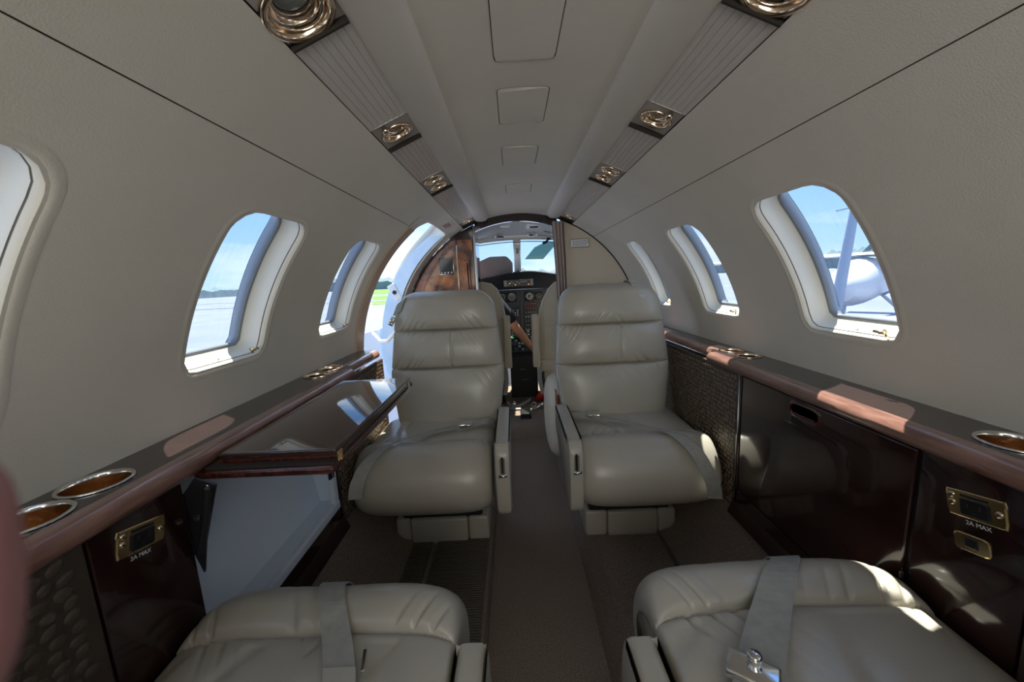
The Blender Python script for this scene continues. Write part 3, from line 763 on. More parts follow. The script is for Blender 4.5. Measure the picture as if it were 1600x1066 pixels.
def armrest(s, y0, y1, ztop, zlow, xin, xout, fdir, parent, lever=True):
    """aisle-side arm: rounded top rail whose front drops down, tapering"""
    yf, yb = (y0, y1) if fdir < 0 else (y1, y0)      # yf is the front end
    t = fdir
    prof = []                                        # (distance back from front, z)
    Lr = abs(y1-y0)
    pts = [(0.012, zlow+.01), (.000, zlow+.05), (-.006, ztop-.11), (.0, ztop-.045), (.010, ztop-.018), (.028, ztop-.004), (.06, ztop), (Lr-.04, ztop+.004), (Lr-.01, ztop-.006), (Lr, ztop-.03), (Lr, ztop-.10), (Lr-.10, zlow+.10), (.13, zlow-.005), (.05, zlow-.005)]
    rings = []; xc, hx = (xin+xout)/2, abs(xout-xin)/2
    cd = sum(p[0] for p in pts)/len(pts); cz = sum(p[1] for p in pts)/len(pts)
    # resample smooth
    sm = []
    n = len(pts)
    for i in range(n):
        p0, p1, p2, p3 = pts[i-1], pts[i], pts[(i+1) % n], pts[(i+2) % n]
        for k in range(4):
            u = k/4; sm.append(tuple(.5*((2*p1[c])+(-p0[c]+p2[c])*u+(2*p0[c]-5*p1[c]+4*p2[c]-p3[c])*u*u+(-p0[c]+3*p1[c]-3*p2[c]+p3[c])*u**3) for c in (0, 1)))
    nrm = []
    m_ = len(sm)
    for i in range(m_):
        a, b = sm[i-1], sm[(i+1) % m_]; dx, dz = b[0]-a[0], b[1]-a[1]; l = math.hypot(dx, dz) or 1; nrm.append((dz/l, -dx/l))
    for k in range(13):
        u = -1+2*k/12; ins = .012*(1-math.sqrt(max(0, 1-abs(u)**5)))
        if k in (0, 12): ins = .012
        xx = xc+u*hx*(1 if k not in (0, 12) else 1)
        rings.append([(xx, yf - t*(sm[i][0]+nrm[i][0]*ins), sm[i][1]+nrm[i][1]*ins) for i in range(m_)])
    mb = MB(); mb.loft(rings); a = mb.build('armrest', LEATH, parent, smooth=True, sharp=32)
    if lever:
        yy = yf + t*.004
        b = MB(); b.box((xc, yy, ztop-.060), (.007, .006, .055), ch=.002); b.build('lever_slot', BLACK, a)
        b = MB(); b.tube([(xc-.006, yy+t*.003, ztop-.035), (xc-.006, yy+t*.003, ztop-.085)], .0012, 6); b.tube([(xc+.006, yy+t*.003, ztop-.035), (xc+.006, yy+t*.003, ztop-.085)], .0012, 6); b.build('slot_trim', CHROME, a)
        b = MB(); b.tube([(xc-.012, yy+t*.007, ztop-.092), (xc+.014, yy+t*.007, ztop-.090)], .0048, 10); b.build('recline_lever', CHROME, a, smooth=True)
    return a
def buckle(mb, o, ax, up, L=.055, w=.03):
    ax = Vector(ax).normalized(); up = Vector(up).normalized(); sd = up.cross(ax).normalized(); R = Matrix((ax, sd, up)).transposed(); o = Vector(o)
    mb.box(o + up*.008, (L*.62, w, .010), R, ch=.004)
    mb.box(o + ax*L*.42 + up*.006, (L*.30, w*.92, .006), R, ch=.002)
    mb.tube([o + ax*L*.58 - sd*w*.45 + up*.006, o + ax*L*.58 + sd*w*.45 + up*.006], .003, 8)
def tong(o, ax, up, parent, mat1=CHROME, L=.055, w=.03, name='buckle'):
    mb = MB(); buckle(mb, o, ax, up, L, w); return mb.build(name, mat1, parent, smooth=True, sharp=40)

def lerp(a, b, t): return a+(b-a)*max(0, min(1, t))
def make_front_seat(s):
    side = 'left' if s < 0 else 'right'
    cxb = -.338 if s < 0 else .356
    t = empty('cabin_seat', f'grey leather {side} cabin seat facing the camera, {"its corner behind the pulled-out table" if s<0 else "with belt clasp over its top corner"}', 'seat', 'grey leather cabin seats', (s*.36, 1.35, DZ))
    yz = lambda z: lerp(1.565, 1.665, (z-.46)/.55)
    wz = lambda z: lerp(.425, .475, (z-.47)/.16) if z < .66 else lerp(.478, .415, (z-.68)/.33)
    cr = (.697, .852) if s < 0 else (.685, .847)
    backrest('backrest', cxb, .445, 1.012, yz, wz, .125, cr, t, LEATH, vs=.028)
    hw = .236; cxc = -.375 if s < 0 else .378
    seat_cushion('seat_cushion', cxc, hw, 1.128, 1.60, .488, .262, -1, t, LEATH, crease_d=.17)
    xi, xo = (-.130, -.080) if s < 0 else (.152, .104)
    armrest(s, 1.128, 1.52, .532, .29, xi, xo, -1, t)
    # base
    for (x0, x1) in ([(-.525, -.470), (-.468, -.255), (-.253, -.176)] if s < 0 else [(.184, .266), (.268, .452), (.454, .520)]):
        mb = MB(); mb.box(((x0+x1)/2, 1.43, .130), (x1-x0, .24 if x1-x0 < .1 else .255, .100), ch=.010); mb.build('base_cover', LEATH, t, smooth=True, sharp=50)
    mb = MB(); mb.box((s*.35, 1.45, .22), (.30, .26, .10), ch=.01); mb.build('seat_frame', BLACKM, t)
    # seat belt
    mb = MB(); z = .497
    if s < 0:
        P = [(-.13, 1.47, .44), (-.15, 1.455, .492), (-.185, 1.43, .505), (-.235, 1.405, .500), (-.27, 1.39, .502)]
        mb.strip(P, (0, 1, .1), .042, .0025)
        P2 = [(-.29, 1.385, .504), (-.34, 1.37, .502), (-.40, 1.335, .502), (-.455, 1.28, .508), (-.50, 1.21, .512), (-.535, 1.15, .490), (-.56, 1.115, .44), (-.570, 1.108, .39)]
        mb.strip(P2, [(.35, 1, 0), (.4, 1, 0), (.6, 1, 0), (.85, .8, 0), (1, .6, 0), (1, .3, 0), (1, .1, .1), (1, 0, .1)], .044, .0025)
    else:
        P = [(.135, 1.50, .45), (.15, 1.47, .497), (.19, 1.45, .508), (.235, 1.43, .505)]
        mb.strip(P, (0, 1, .1), .042, .0025)
        P2 = [(.265, 1.415, .508), (.31, 1.39, .505), (.37, 1.35, .504), (.42, 1.29, .510), (.465, 1.21, .514), (.50, 1.14, .490), (.525, 1.112, .44), (.545, 1.105, .39), (.555, 1.108, .34)]
        mb.strip(P2, [(-.35, 1, 0), (-.4, 1, 0), (-.6, 1, 0), (-.85, .8, 0), (-1, .6, 0), (-1, .3, 0), (-1, .1, .1), (-1, 0, .1), (-1, 0, .1)], .046, .0025)
    b = mb.build('seat_belt', BELT, t, smooth=False)
    if s < 0: tong((-.262, 1.392, .506), (1, .15, 0), (0, -.2, 1), b)
    else: tong((.252, 1.424, .510), (-1, .3, 0), (0, -.2, 1), b)
    # shoulder strap and clasp over the top corner
    mb = MB()
    if s < 0:
        mb.strip([(-.50, 1.70, .955), (-.507, 1.66, .985), (-.512, 1.60, .975), (-.53, 1.585, .93)], (1, 0, .6), .040, .003); u = mb.build('shoulder_strap', BELT, t)
        tong((-.545, 1.575, .905), (-.6, 0, -1), (0, -1, 0), u, CHROME, .04, .022, 'clasp')
    else:
        mb.strip([(.465, 1.75, .95), (.463, 1.72, 1.006), (.465, 1.665, 1.017), (.468, 1.612, .998), (.472, 1.592, .955)], (1, 0, -.15), .045, .003); u = mb.build('shoulder_strap', LEATH, t)
        mb = MB(); 
        ring = [(.472+.019*math.cos(a_)*1.0, 1.583, .945+.024*math.sin(a_)*(1.0 if math.sin(a_) < 0 else .45)) for a_ in np.linspace(0, 2*PI, 25)]
        mb.tube(ring, .0028, 8); mb.build('clasp', CHROME, u, smooth=True)
    return t
def make_near_seat(s):
    side = 'left' if s < 0 else 'right'
    t = empty('cabin_seat', f'foreground {side} grey leather seat cushion with {"plain belt end" if s<0 else "silver belt buckle"} across it', 'seat', 'grey leather cabin seats', (s*.38, .4, DZ))
    seat_cushion('seat_cushion', s*.386, .231, .708 if s > 0 else .690, .16, .503, .27, 1, t, LEATH, crease_d=.150)
    xi, xo = (-.160, -.112) if s < 0 else (.152, .104)
    armrest(s, .10, .548, .482, .27, xi, xo, 1, t, lever=False)
    mb = MB(); mb.box((s*.35, .36, .130), (.33, .25, .10), ch=.01); mb.build('base_cover', LEATH, t, smooth=True, sharp=50)
    mb = MB(); mb.box((s*.35, .36, .22), (.28, .22, .10), ch=.01); mb.build('seat_frame', BLACKM, t)
    # reclined backrest, behind the picture
    yz = lambda z: lerp(-.02, -.20, (z-.46)/.5)
    backrest('backrest', s*.37, .45, .98, yz, lambda z: .44, .12, (.69, .84), t, LEATH, fdir=1, nx=40, nz=60)
    mb = MB()
    if s < 0:
        P = [(-.410, .690, .38), (-.408, .686, .43), (-.405, .655, .484), (-.398, .618, .512), (-.375, .57, .522), (-.352, .53, .514), (-.325, .48, .512), (-.298, .42, .514), (-.27, .35, .514)]
        mb.strip(P, (1, 0, 0), .047, .0028); b = mb.build('seat_belt', BELT, t)
        mb = MB(); mb.strip([(-.315, .462, .5150), (-.290, .40, .518), (-.262, .34, .518)], (1, 0, 0), .046, .003); mb.build('belt_end', LEATH, b)
        mb = MB(); mb.box((-.283, .470, .513), (.006, .034, .012), Matrix.Rotation(.25, 3, 'Z'), ch=.001); mb.build('belt_hook', CHROME, b)
    else:
        P = [(.455, .710, .38), (.452, .705, .43), (.447, .673, .485), (.432, .636, .514), (.390, .59, .526), (.345, .54, .517), (.302, .49, .515), (.262, .44, .517), (.21, .37, .518)]
        dirs = [(1, 0, 0)]*3 + [(1, .0, 0), (1, -.15, 0), (1, -.3, 0), (1, -.45, 0), (1, -.6, 0), (1, -.6, 0)]
        mb.strip(P, dirs, .055, .0028); b = mb.build('seat_belt', BELT, t)
        mb = MB(); R = Matrix.Rotation(-.6, 3, 'Z'); mb.box((.246, .430, .520), (.062, .040, .014), R, ch=.004); bb = mb.build('buckle', CHROME, b, smooth=True, sharp=40)
        mb = MB(); mb.lathe([(.0075, 0), (.0075, .006), (.0095, .009), (.0095, .013), (.007, .015), (.0001, .0155)], (.252, .438, .525), (0, .05, 1), 24); mb.build('push_button', CHROME, b, smooth=True)
    return t
for s in (-1, 1): make_front_seat(s)
for s in (-1, 1): make_near_seat(s)

# forward side seat behind the right facing seat
t = empty('armchair', 'pale cream leather side seat tucked behind the right facing seat', 'seat', None, (.36, 2.0, DZ))
m_ = MB(); rings = []
for k in range(15):
    z = .10+.42*k/14; f = sfun((z-.31)/.215, 3.0); x0 = .160-.062*f; rr_ = []
    for q in range(28):
        th = 2*PI*q/28; c, s_ = math.cos(th), math.sin(th); rr_.append(((x0+.56)/2+(.56-x0)/2*math.copysign(abs(c)**.5, c), 2.02+.24*f*math.copysign(abs(s_)**.6, s_), z))
    rings.append(rr_)
m_.loft(rings); m_.build('seat_shell', LEATH2, t, smooth=True, sharp=60)
m_ = MB(); m_.box((.1415, 1.80, .40), (.012, .10, .20), ch=.004); m_.build('wood_end_panel', BURL, t, smooth=True, sharp=40)

# ------------------------------------------------------------------ bulkhead, closet, curtain, sign
YD = 2.41
m_ = MB(); poly = []
for k in range(13):
    a = rad(20.5 + (96-20.5)*k/12); poly.append((RAD*.998*math.sin(a), ZC+RAD*.998*math.cos(a)))
poly += [(.64, .30), (.50, .11), (.30, .10), (.262, .10), (.262, 1.30)]
m_.prism(poly, YD, YD+.03); dv = st(m_.build('wall_divider', DIVM)); dv['label'] = 'beige forward divider wall on the right'
m_ = MB(); m_.tube([cyl(YD-.002, rad(a), RAD-.003) for a in np.linspace(20.5, 95, 40)], .004, 6); m_.build('edge_gap', GAP, dv, smooth=True)
m_ = MB(); m_.box((.262, YD+.012, .70), (.012, .036, 1.22)); m_.build('edge_post', DIVM, dv)
sg = MB(); sg.box((.373, YD-.004, 1.247), (.118, .008, .052), ch=.003); sgo = sg.build('placard', CHROME); tag(sgo, 'small silver placard with grey print on beige divider', 'sign')
sg = MB(); sg.box((.373, YD-.0088, 1.247), (.106, .001, .041)); sg.build('placard_face', TAPE, sgo)
sg = MB(); rnd = random.Random(4)
for r_ in range(3):
    xx = .330
    while xx < .414: wd = rnd.uniform(.006, .015); sg.box((xx+wd/2, YD-.0096, 1.258-.011*r_), (wd, .0006, .0045)); xx += wd+.003
sg.build('print_lines', GRPR, sgo)
# header arch of dark wood
m_ = MB()
m_.loft([[cyl(YD+.012, rad(a), r) for a in np.linspace(-100, 100, 80)] for r in (RAD-.001, .836)], caps=False, closed=False)  # ring added to stop daylight leaking in at the strip ends
st(m_.build('light_block_ring', GAP))['label'] = 'added dark ring blocking the light leak between cabin lining and outer skin'
m_ = MB(); P0, P1 = [], []
for k in range(17):
    x = -.262+.50*k/16; zt = ZC+math.sqrt(RAD**2-x*x)-.001; P0.append((x, zt)); P1.append((x, 1.396-.8*(x+.01)**2))
m_.loft([[(p[0], y, p[1]) for p in P0+P1[::-1]] for y in (YD, YD+.03)]); st(m_.build('trim_3', DWOOD))['label'] = 'dark wood arch over the cockpit opening'
# closet in burl veneer, left
t = empty('closet', 'burl wood wardrobe closet on the left of the cockpit opening', 'closet', None, (-.45, 2.5, .1))
def arc_poly(a0, a1, xin, zlo, r=RAD*.995, n=14):
    p = [(r*math.sin(rad(a0+(a1-a0)*k/(n-1))), ZC+r*math.cos(rad(a0+(a1-a0)*k/(n-1)))) for k in range(n)]
    return p
cp = [(-.268, 1.385)] + arc_poly(-22, -88, 0, 0) + [(-.70, .5), (-.60, .2), (-.5, .11), (-.268, .11)]
m_ = MB(); m_.prism(cp, YD, 2.72); m_.build('body', DWOOD, t, smooth=False)
dp = [(-.384, 1.300)] + arc_poly(-35, -82, 0, 0, .722, 12) + [(-.71, .60), (-.384, .60)]
m_ = MB(); m_.prism(dp, YD-.010, YD); m_.build('door', BURL, t)
m_ = MB(); m_.prism([(-.372, 1.30), (-.372, .60), (-.283, .60), (-.283, 1.30)], YD-.010, YD); m_.build('side_panel', BURL, t)
m_ = MB(); m_.box((-.345, YD-.005, 1.325), (.14, .01, .05)); m_.build('upper_panel', DWOOD, t)
m_ = MB(); m_.box((-.378, YD-.010, 1.10), (.006, .006, .34), ch=.001); m_.build('chrome_strip', ROSE, t)
m_ = MB(); m_.tube([(-.318, YD-.012, .85), (-.318, YD-.012, 1.16)], .004, 8); m_.tube([(-.303, YD-.012, .85), (-.303, YD-.012, 1.18)], .003, 8); m_.build('edge_bead', TOPW, t, smooth=True)
m_ = MB(); m_.box((-.447, YD-.014, 1.146), (.092, .010, .104), ch=.004); sc_o = m_.build('display_unit', CHROME, t, smooth=True, sharp=40)
m_ = MB(); m_.box((-.447, YD-.0198, 1.146), (.084, .002, .096), ch=.0008); m_.build('screen', SCREEN, sc_o)
m_ = MB()
for k in range(4): m_.box((-.477+.020*k, YD-.0212, 1.107), (.007, .001, .009))
m_.build('buttons', WHPR, sc_o)
m_ = MB(); m_.box((-.269, YD+.0, .75), (.010, .03, 1.26), ch=.002); m_.tube([(-.262, YD-.01, .86), (-.262, YD-.01, 1.20)], .004, 8); m_.build('corner_post', STEEL, t, smooth=True, sharp=40)
# curtain
m_ = MB(); n = 60
def curt(u, v):
    z = .45+.93*v; xx = .205+.070*u+.022*(1-v)*(.8-u)+ .006*math.sin(v*3); y = YD-.022+.014*math.sin(u*PI*7.0+v*.6) + .006*math.sin(u*30)
    return (xx+.014*(1-v), y, z)
V, F = grid(n, 24, curt); V2 = [(a, b+.003, c) for a, b, c in V]; N = len(V)
m_.add(V, F); m_.add(V2, [tuple(reversed(f)) for f in F])
tag(m_.build('curtain', CURT, smooth=True), 'narrow taupe curtain gathered at the right of the cockpit opening', 'curtain')
# small warning sticker above the cabin door
sg = MB(); a_ = rad(-30.2)
def stk(u, v, r=RAD-.0012): return cyl(1.985+.125*v+.035*u, rad(-32.3+4.0*u), r)
V, F = grid(5, 5, lambda u, v: stk(u, v)); sg.add(V, F); so = sg.build('sticker', TAPE, smooth=True); tag(so, 'small white sticker with red print above the cabin door', 'sign')
sg = MB()
for k, (u0, u1) in enumerate(((.2, .35), (.42, .58), (.65, .8))):
    for v0, v1 in ((.12, .26), (.32, .5), (.56, .70), (.76, .9)): sg.add([stk(u0, v0, RAD-.0016), stk(u1, v0, RAD-.0016), stk(u1, v1, RAD-.0016), stk(u0, v1, RAD-.0016)], [(0, 1, 2, 3)])
sg.build('print_lines', REDPR, so)

# ------------------------------------------------------------------ cabin door opening (left)
D0, D1 = 1.715, 2.285
dfr = empty('door_1', None, None, None, (-.7, 2.0, .6), 'structure'); dfr['label'] = 'open cabin doorway in the left wall'
m_ = MB(); hole_patch(m_, -1, (D0+D1)/2, rad(83), (D1-D0)/2, rad(49.5)*RAD, .085, .05, 1.62, YD, 33, 136, nseg=72); m_.build('door_surround', CREAM, dfr, smooth=True)
m_ = MB(); prf = [(0, RAD), (.004, RAD+.012), (.004, RAD+.05), (-.004, RAD+.055), (-.004, RAD+.07), (.006, RAD+.072), (.006, .835)]
m_.loft([outline(-1, (D0+D1)/2, rad(83), (D1-D0)/2, rad(49.5)*RAD, .085, .05, r, i, n=96) for i, r in prf], caps=False); m_.build('door_jamb', CREAM, dfr, smooth=True)
m_ = MB(); hole_patch(m_, -1, (D0+D1)/2, rad(83), (D1-D0)/2, rad(49.5)*RAD, .085, .05, 1.62, 2.5, 33, 136, r=.835, nseg=72); m_.build('outer_skin', SKINO, dfr, smooth=True)
# tan metal arch on the aft side of the door with rivets
m_ = MB(); rings = []
for k in range(40):
    a = -rad(38.5+(92-38.5)*k/39); rings.append([cyl(1.612, a, RAD-.001), cyl(1.618, a, RAD-.008), cyl(1.70, a, RAD-.008), cyl(1.714, a, RAD-.003), cyl(1.714, a, RAD+.01), cyl(1.612, a, RAD+.01)])
m_.loft(rings); ar = m_.build('aft_door_arch', TANM, dfr, smooth=True, sharp=40)
m_ = MB()
for k in range(9):
    a = -rad(42+48*k/8); m_.lathe([(.0035, 0), (.003, .0012), (.0001, .0016)], cyl(1.655+.02*(k % 2), a, RAD-.008), nrm_in(a), 10)
m_.build('rivets', STEEL, ar, smooth=True)
# the door itself, swung open outside, hinged at the forward edge
t = empty('cabin_door', 'pale blue and white cabin door standing open outside the left doorway', 'door', None, (-.75, 2.3, .1))
def dcurve(z):
    a = math.acos(max(-1, min(1, (z-ZC)/RAD))); return RAD*math.sin(a)
def door_slab(u0f, u1f, z0, z1, y0, yk, th, n=24):
    m2 = MB(); rings = []
    for k in range(n):
        z = z0+(z1-z0)*k/(n-1); xb = -(dcurve(z)+.085); u0, u1 = u0f(z), u1f(z)
        rings.append([(xb-u0, y0+yk*u0, z), (xb-u1, y0+yk*u1, z), (xb-u1, y0+yk*u1+th, z), (xb-u0, y0+yk*u0+th, z)])
    return m2.loft(rings)
door_slab(lambda z: -.077, lambda z: .014, .16, 1.31, 2.262, .15, .05).build('inner_lining', DOORW, t, smooth=True, sharp=40)
door_slab(lambda z: .02, lambda z: .42*min(1, max(.02, (.80-z)/.10)) if z > .70 else .42, .05, .795, 2.30, .12, .05).build('lower_panel', WHITEP, t, smooth=True, sharp=40)
m_ = MB(); m_.tube([(-(dcurve(z)+.085)-.022, 2.290, z) for z in np.linspace(.12, .80, 20)], .016, 10); m_.build('door_seal', DOORW, t, smooth=True)
m_ = MB(); m_.box((-.735, 2.256, 1.005), (.045, .014, .10), Matrix.Rotation(rad(-28), 3, 'Y'), ch=.004); lp = m_.build('latch_plate', WHITEP, t, smooth=True, sharp=40)
m_ = MB(); m_.lathe([(.012, 0), (.012, .003), (.0001, .004)], (-.735, 2.248, 1.005), (0, -1, 0), 18); m_.build('latch_hole', BLACK, lp)
m_ = MB(); m_.lathe([(.022, 0), (.026, .006), (.018, .008), (.014, .002), (.008, .002), (.006, .008), (.0001, .009)], (-.945, 2.318, .50), (0, -1, 0), 24); m_.build('pull_ring', STEEL, t, smooth=True)
m_ = MB(); m_.box((-.98, 2.33, .62), (.12, .012, .012), ch=.003); m_.build('door_rail', WHITEP, t)
# door cable in a cream sleeve
pts = [(-.80, 2.02, .80), (-.74, 1.95, .765), (-.68, 1.88, .775), (-.62, 1.82, .82), (-.585, 1.78, .86), (-.56, 1.75, .895)]
m_ = MB(); m_.tube(pts, .009, 10); cb = m_.build('door_cable', CREAM, smooth=True); tag(cb, 'cream sleeved door cable hanging across the open doorway', 'cable')
m_ = MB(); m_.tube([(-.585, 1.775, .86), (-.565, 1.755, .89), (-.548, 1.74, .915)], .013, 8); m_.lathe([(.012, -.004), (.014, 0), (.012, .004), (.006, .004), (.006, -.004)], (-.60, 1.79, .845), (0, 1, 0), 16); m_.build('clasp', STEEL, cb, smooth=True)

# ------------------------------------------------------------------ cockpit
# shell: lower walls, overhead, windshield
m_ = MB()
for s in (-1, 1):
    V, F = grid(2, 14, lambda u, v: cyl(2.44+1.3*u, s*rad(66+(150-66)*v), RAD+.01)); m_.add(V, F)
m_.add([(-.75, 3.74, .0), (.75, 3.74, .0), (.75, 3.74, 1.0), (-.75, 3.74, 1.0)], [(0, 1, 2, 3)])
m_.add([(-.75, 2.44, .02), (.75, 2.44, .02), (.75, 3.75, .02), (-.75, 3.75, .02)], [(0, 1, 2, 3)])
st(m_.build('wall_cockpit', HEADW, smooth=True, sharp=40))['label'] = 'grey lining of the cockpit sides'
m_ = MB(); V, F = grid(15, 8, lambda u, v: ((-.70+1.40*u), YD+.012+.64*v, (1-v)*(1.404-.78*(-.70+1.40*u)**2)+v*(1.378-.30*(abs(-.70+1.40*u))**2.6)))
m_.add(V, F); m_.add([(a, b, c+.03) for a, b, c in V], [tuple(reversed(f)) for f in F])
oh = st(m_.build('ceiling_cockpit', HEADW, smooth=True)); oh['label'] = 'pale grey cockpit headliner with two air vents'
for x in (-.125, .115):
    q = MB(); q.lathe([(.036, -.002), (.038, .006), (.030, .008), (.026, .004), (.018, .012), (.010, .013), (.0001, .013)], (x, 2.93, 1.368), (0, -.25, -1), 24); q.build('air_vent', CHROME, oh, smooth=True)
    q = MB(); q.box((x*2.1, 2.84, 1.365), (.10, .10, .006), Matrix.Rotation(.1 if x > 0 else -.1, 3, 'Y'), ch=.002); q.build('speaker_grille', SEAL, oh)
q = MB(); q.box((.11, 2.62, 1.392), (.10, .12, .02), ch=.004); q.build('hatch_frame', WHITEP, oh, smooth=True, sharp=40)
q = MB(); q.box((.11, 2.615, 1.381), (.055, .05, .004)); q.build('hatch_screen', GAP, oh)
q = MB(); q.box((-.08, 2.58, 1.396), (.06, .05, .02), ch=.003); q.build('overhead_light', WHITEP, oh)
# windshield frame: top rail, centre post, side pillars, sill
wf = empty('window_frame', None, None, None, (0, 3.2, 1.1), 'structure'); wf['label'] = 'white windshield frame with a centre post'
m_ = MB(); m_.tube([(x, 3.07-.25*x*x, 1.368-.22*abs(x)**2) for x in np.linspace(-.72, .72, 17)], .018, 8); m_.build('top_rail', WHITEP, wf, smooth=True)
m_ = MB(); m_.tube([(x, 3.055-.25*x*x, 1.335-.22*abs(x)**2) for x in np.linspace(-.72, .72, 17)], .004, 6); m_.build('headset_rail', STEEL, wf, smooth=True)
m_ = MB(); m_.loft([[(x-.028*k, y, z), (x+.028*k, y, z), (x+.022*k, y+.03, z+.01), (x-.022*k, y+.03, z+.01)] for x, y, z, k in ((.0, 3.06, 1.375, 1.1), (.002, 3.24, 1.24, .95), (.004, 3.50, 1.06, 1.1))]); m_.build('centre_post', WHITEP, wf)
m_ = MB(); m_.box((.002, 3.17, 1.28), (.02, .02, .07), Matrix.Rotation(rad(-50), 3, 'X')); m_.box((.002, 3.12, 1.325), (.05, .01, .006)); m_.build('post_fitting', STEEL, wf)
for s in (-1, 1):
    m_ = MB(); m_.tube([(s*.60, 2.98, 1.28), (s*.66, 3.20, 1.16), (s*.70, 3.50, 1.0)], .03, 8); m_.tube([(s*.62, 2.44, 1.15), (s*.72, 3.0, 1.02), (s*.70, 3.5, .98)], .03, 8); m_.build('side_pillar', WHITEP, wf, smooth=True)
for s in (-1, 1):
    m_ = MB(); m_.add([(s*.02, 3.075, 1.36), (s*.60, 2.985, 1.28), (s*.70, 3.50, 1.0), (s*.02, 3.53, 1.05)], [(0, 1, 2, 3)]); m_.build('windshield_pane', PANE, wf)
# compass on the post
m_ = MB(); m_.lathe([(.0001, -.02), (.018, -.018), (.022, 0), (.018, .006), (.0001, .008)], (.004, 3.33, 1.112), (0, -1, .1), 20); cm = m_.build('compass', BLACK, smooth=True); tag(cm, 'small round black compass on the windshield centre post', 'compass')
m_ = MB(); m_.lathe([(.013, .0), (.015, .002), (.013, .004)], (.004, 3.320, 1.113), (0, -1, .1), 20); m_.build('compass_rim', GMARK, cm)
# green visor
m_ = MB(); vp = [(.060, 3.16, 1.205), (.135, 3.05, 1.285), (.21, 3.00, 1.315), (.285, 2.99, 1.317), (.285, 3.0, 1.285), (.205, 3.12, 1.198)]
m_.loft([vp, [(a, b+.004, c-.001) for a, b, c in vp]]); vs = m_.build('sun_visor', TINT); tag(vs, 'green tinted sun visor hanging at the right windshield', 'visor')
m_ = MB(); m_.tube([(.235, 2.99, 1.335), (.225, 2.985, 1.318), (.195, 2.99, 1.306)], .010, 8); m_.box((.24, 2.985, 1.338), (.028, .02, .02), ch=.004); m_.build('visor_clamp', BLACK, vs, smooth=True, sharp=50)
# grey cloth shade on the left
m_ = MB()
def shade(u, v):
    x = -.44+.40*u; top = 1.150+.085*min(1, u/.55)*1.0 - (.0 if u < .86 else .055*((u-.86)/.14)**1.5); bot = 1.062+.028*u
    z = bot+(top-bot)*v; y = 3.16+.05*(1-v)-.03*math.sin(PI*u) - .02*max(0, math.sin(u*5+v*2.5)); return (x, y, z)
V, F = grid(28, 12, shade); m_.add(V, F); m_.add([(a, b+.012, c) for a, b, c in V], [tuple(reversed(f)) for f in F])
n_ = 28
tag(m_.build('sunshade', CLOTHG, smooth=True), 'grey folded cloth sunshade over the left windshield', 'sunshade')
# glareshield
m_ = MB(); rings = []
for k in range(25):
    x = -.56+1.12*k/24; zt = 1.060+.052*math.exp(-((x-.06)/.24)**2)+.004; zb = .965+.004*math.cos(x*6)
    rings.append([(x, 3.12, zb), (x, 3.105, (zt+zb)/2), (x, 3.12, zt-.008), (x, 3.15, zt), (x, 3.45, zt-.03), (x, 3.45, zb)])
m_.loft(rings); gs = m_.build('glareshield', GLARE, smooth=True, sharp=50); tag(gs, 'black padded glareshield under the windshield', 'glareshield')
# instrument panel
t = empty('instrument_panel', 'dark blue-grey instrument panel full of gauges and switches', 'instrument panel', None, (0, 3.3, .7))
YP = 3.22
m_ = MB(); m_.box((0, YP+.03, .682), (1.15, .06, .56), ch=.006); m_.build('panel_board', PANELM, t, smooth=True, sharp=40)
m_ = MB(); m_.box((.0, 3.098, 1.018), (.24, .010, .055), ch=.002); ap = m_.build('annunciator_panel', BLACK, t)
rnd = random.Random(2); m_ = MB(); q = MB()
for k in range(12): (m_ if rnd.random() < .6 else q).box((-.085+.015*k, 3.092, 1.005+.012*rnd.randint(0, 2)), (.010, .002, .005))
tag(m_.build('lit_legends', AMB, ap), kind='stuff'); tag(q.build('unlit_legends', GMARK, ap), kind='stuff')
for x in (-.105, .105):
    m_ = MB(); m_.box((x, 3.092, 1.018), (.022, .003, .045)); m_.build('end_key', SEAL, ap)
def gauge(x, z, r, parent, kind=0):
    q = MB(); q.box((x, YP-.004, z), (2.25*r, .010, 2.25*r), ch=.004); g = q.build('gauge', BLACKM, parent, smooth=True, sharp=40)
    q = MB(); q.lathe([(r, 0), (r*1.02, .004), (r*.93, .005), (r*.90, .001), (.0001, .001)], (x, YP-.009, z), (0, -1, 0), 26); q.build('dial', GFACE, g, smooth=True, sharp=40)
    q = MB()
    for k in range(12):
        th = 2*PI*k/12
        if kind == 2 or k % (2 if kind else 1) == 0: q.box((x+.78*r*math.cos(th), YP-.0115, z+.78*r*math.sin(th)), (r*.10, .001, r*.10))
    a = rnd.uniform(0, 6); q.tube([(x, YP-.0118, z), (x+.6*r*math.cos(a), YP-.0118, z+.6*r*math.sin(a))], .0012, 5)
    if kind == 2: q.lathe([(r*.62, 0), (r*.62, .001), (r*.5, .001), (r*.5, 0)], (x, YP-.0105, z), (0, -1, 0), 24)
    q.build('markings', GMARK, g)
for x, z, r, k in ((-.145, .905, .036, 0), (-.060, .905, .037, 0), (.088, .905, .036, 2), (.165, .905, .028, 1), (-.24, .905, .036, 0), (-.24, .80, .036, 1), (.26, .90, .036, 0), (.26, .80, .036, 1), (.35, .90, .036, 0), (-.34, .90, .036, 0), (-.34, .80, .036, 0)): gauge(x, z, r, t, k)
m_ = MB(); m_.box((-.055, YP-.006, .780), (.115, .012, .075), ch=.003); r1 = m_.build('radio_display', BLACK, t)
q = MB()
for j in range(4):
    for i in range(5):
        if rnd.random() < .8: q.box((-.095+.020*i, YP-.0128, .753+.018*j), (.012, .001, .008*rnd.uniform(.6, 1.3)))
q.build('display_digits', GMARK, r1)
m_ = MB(); m_.box((-.065, YP-.006, .672), (.095, .012, .10), ch=.004); m_.build('dark_screen', GFACE, t)
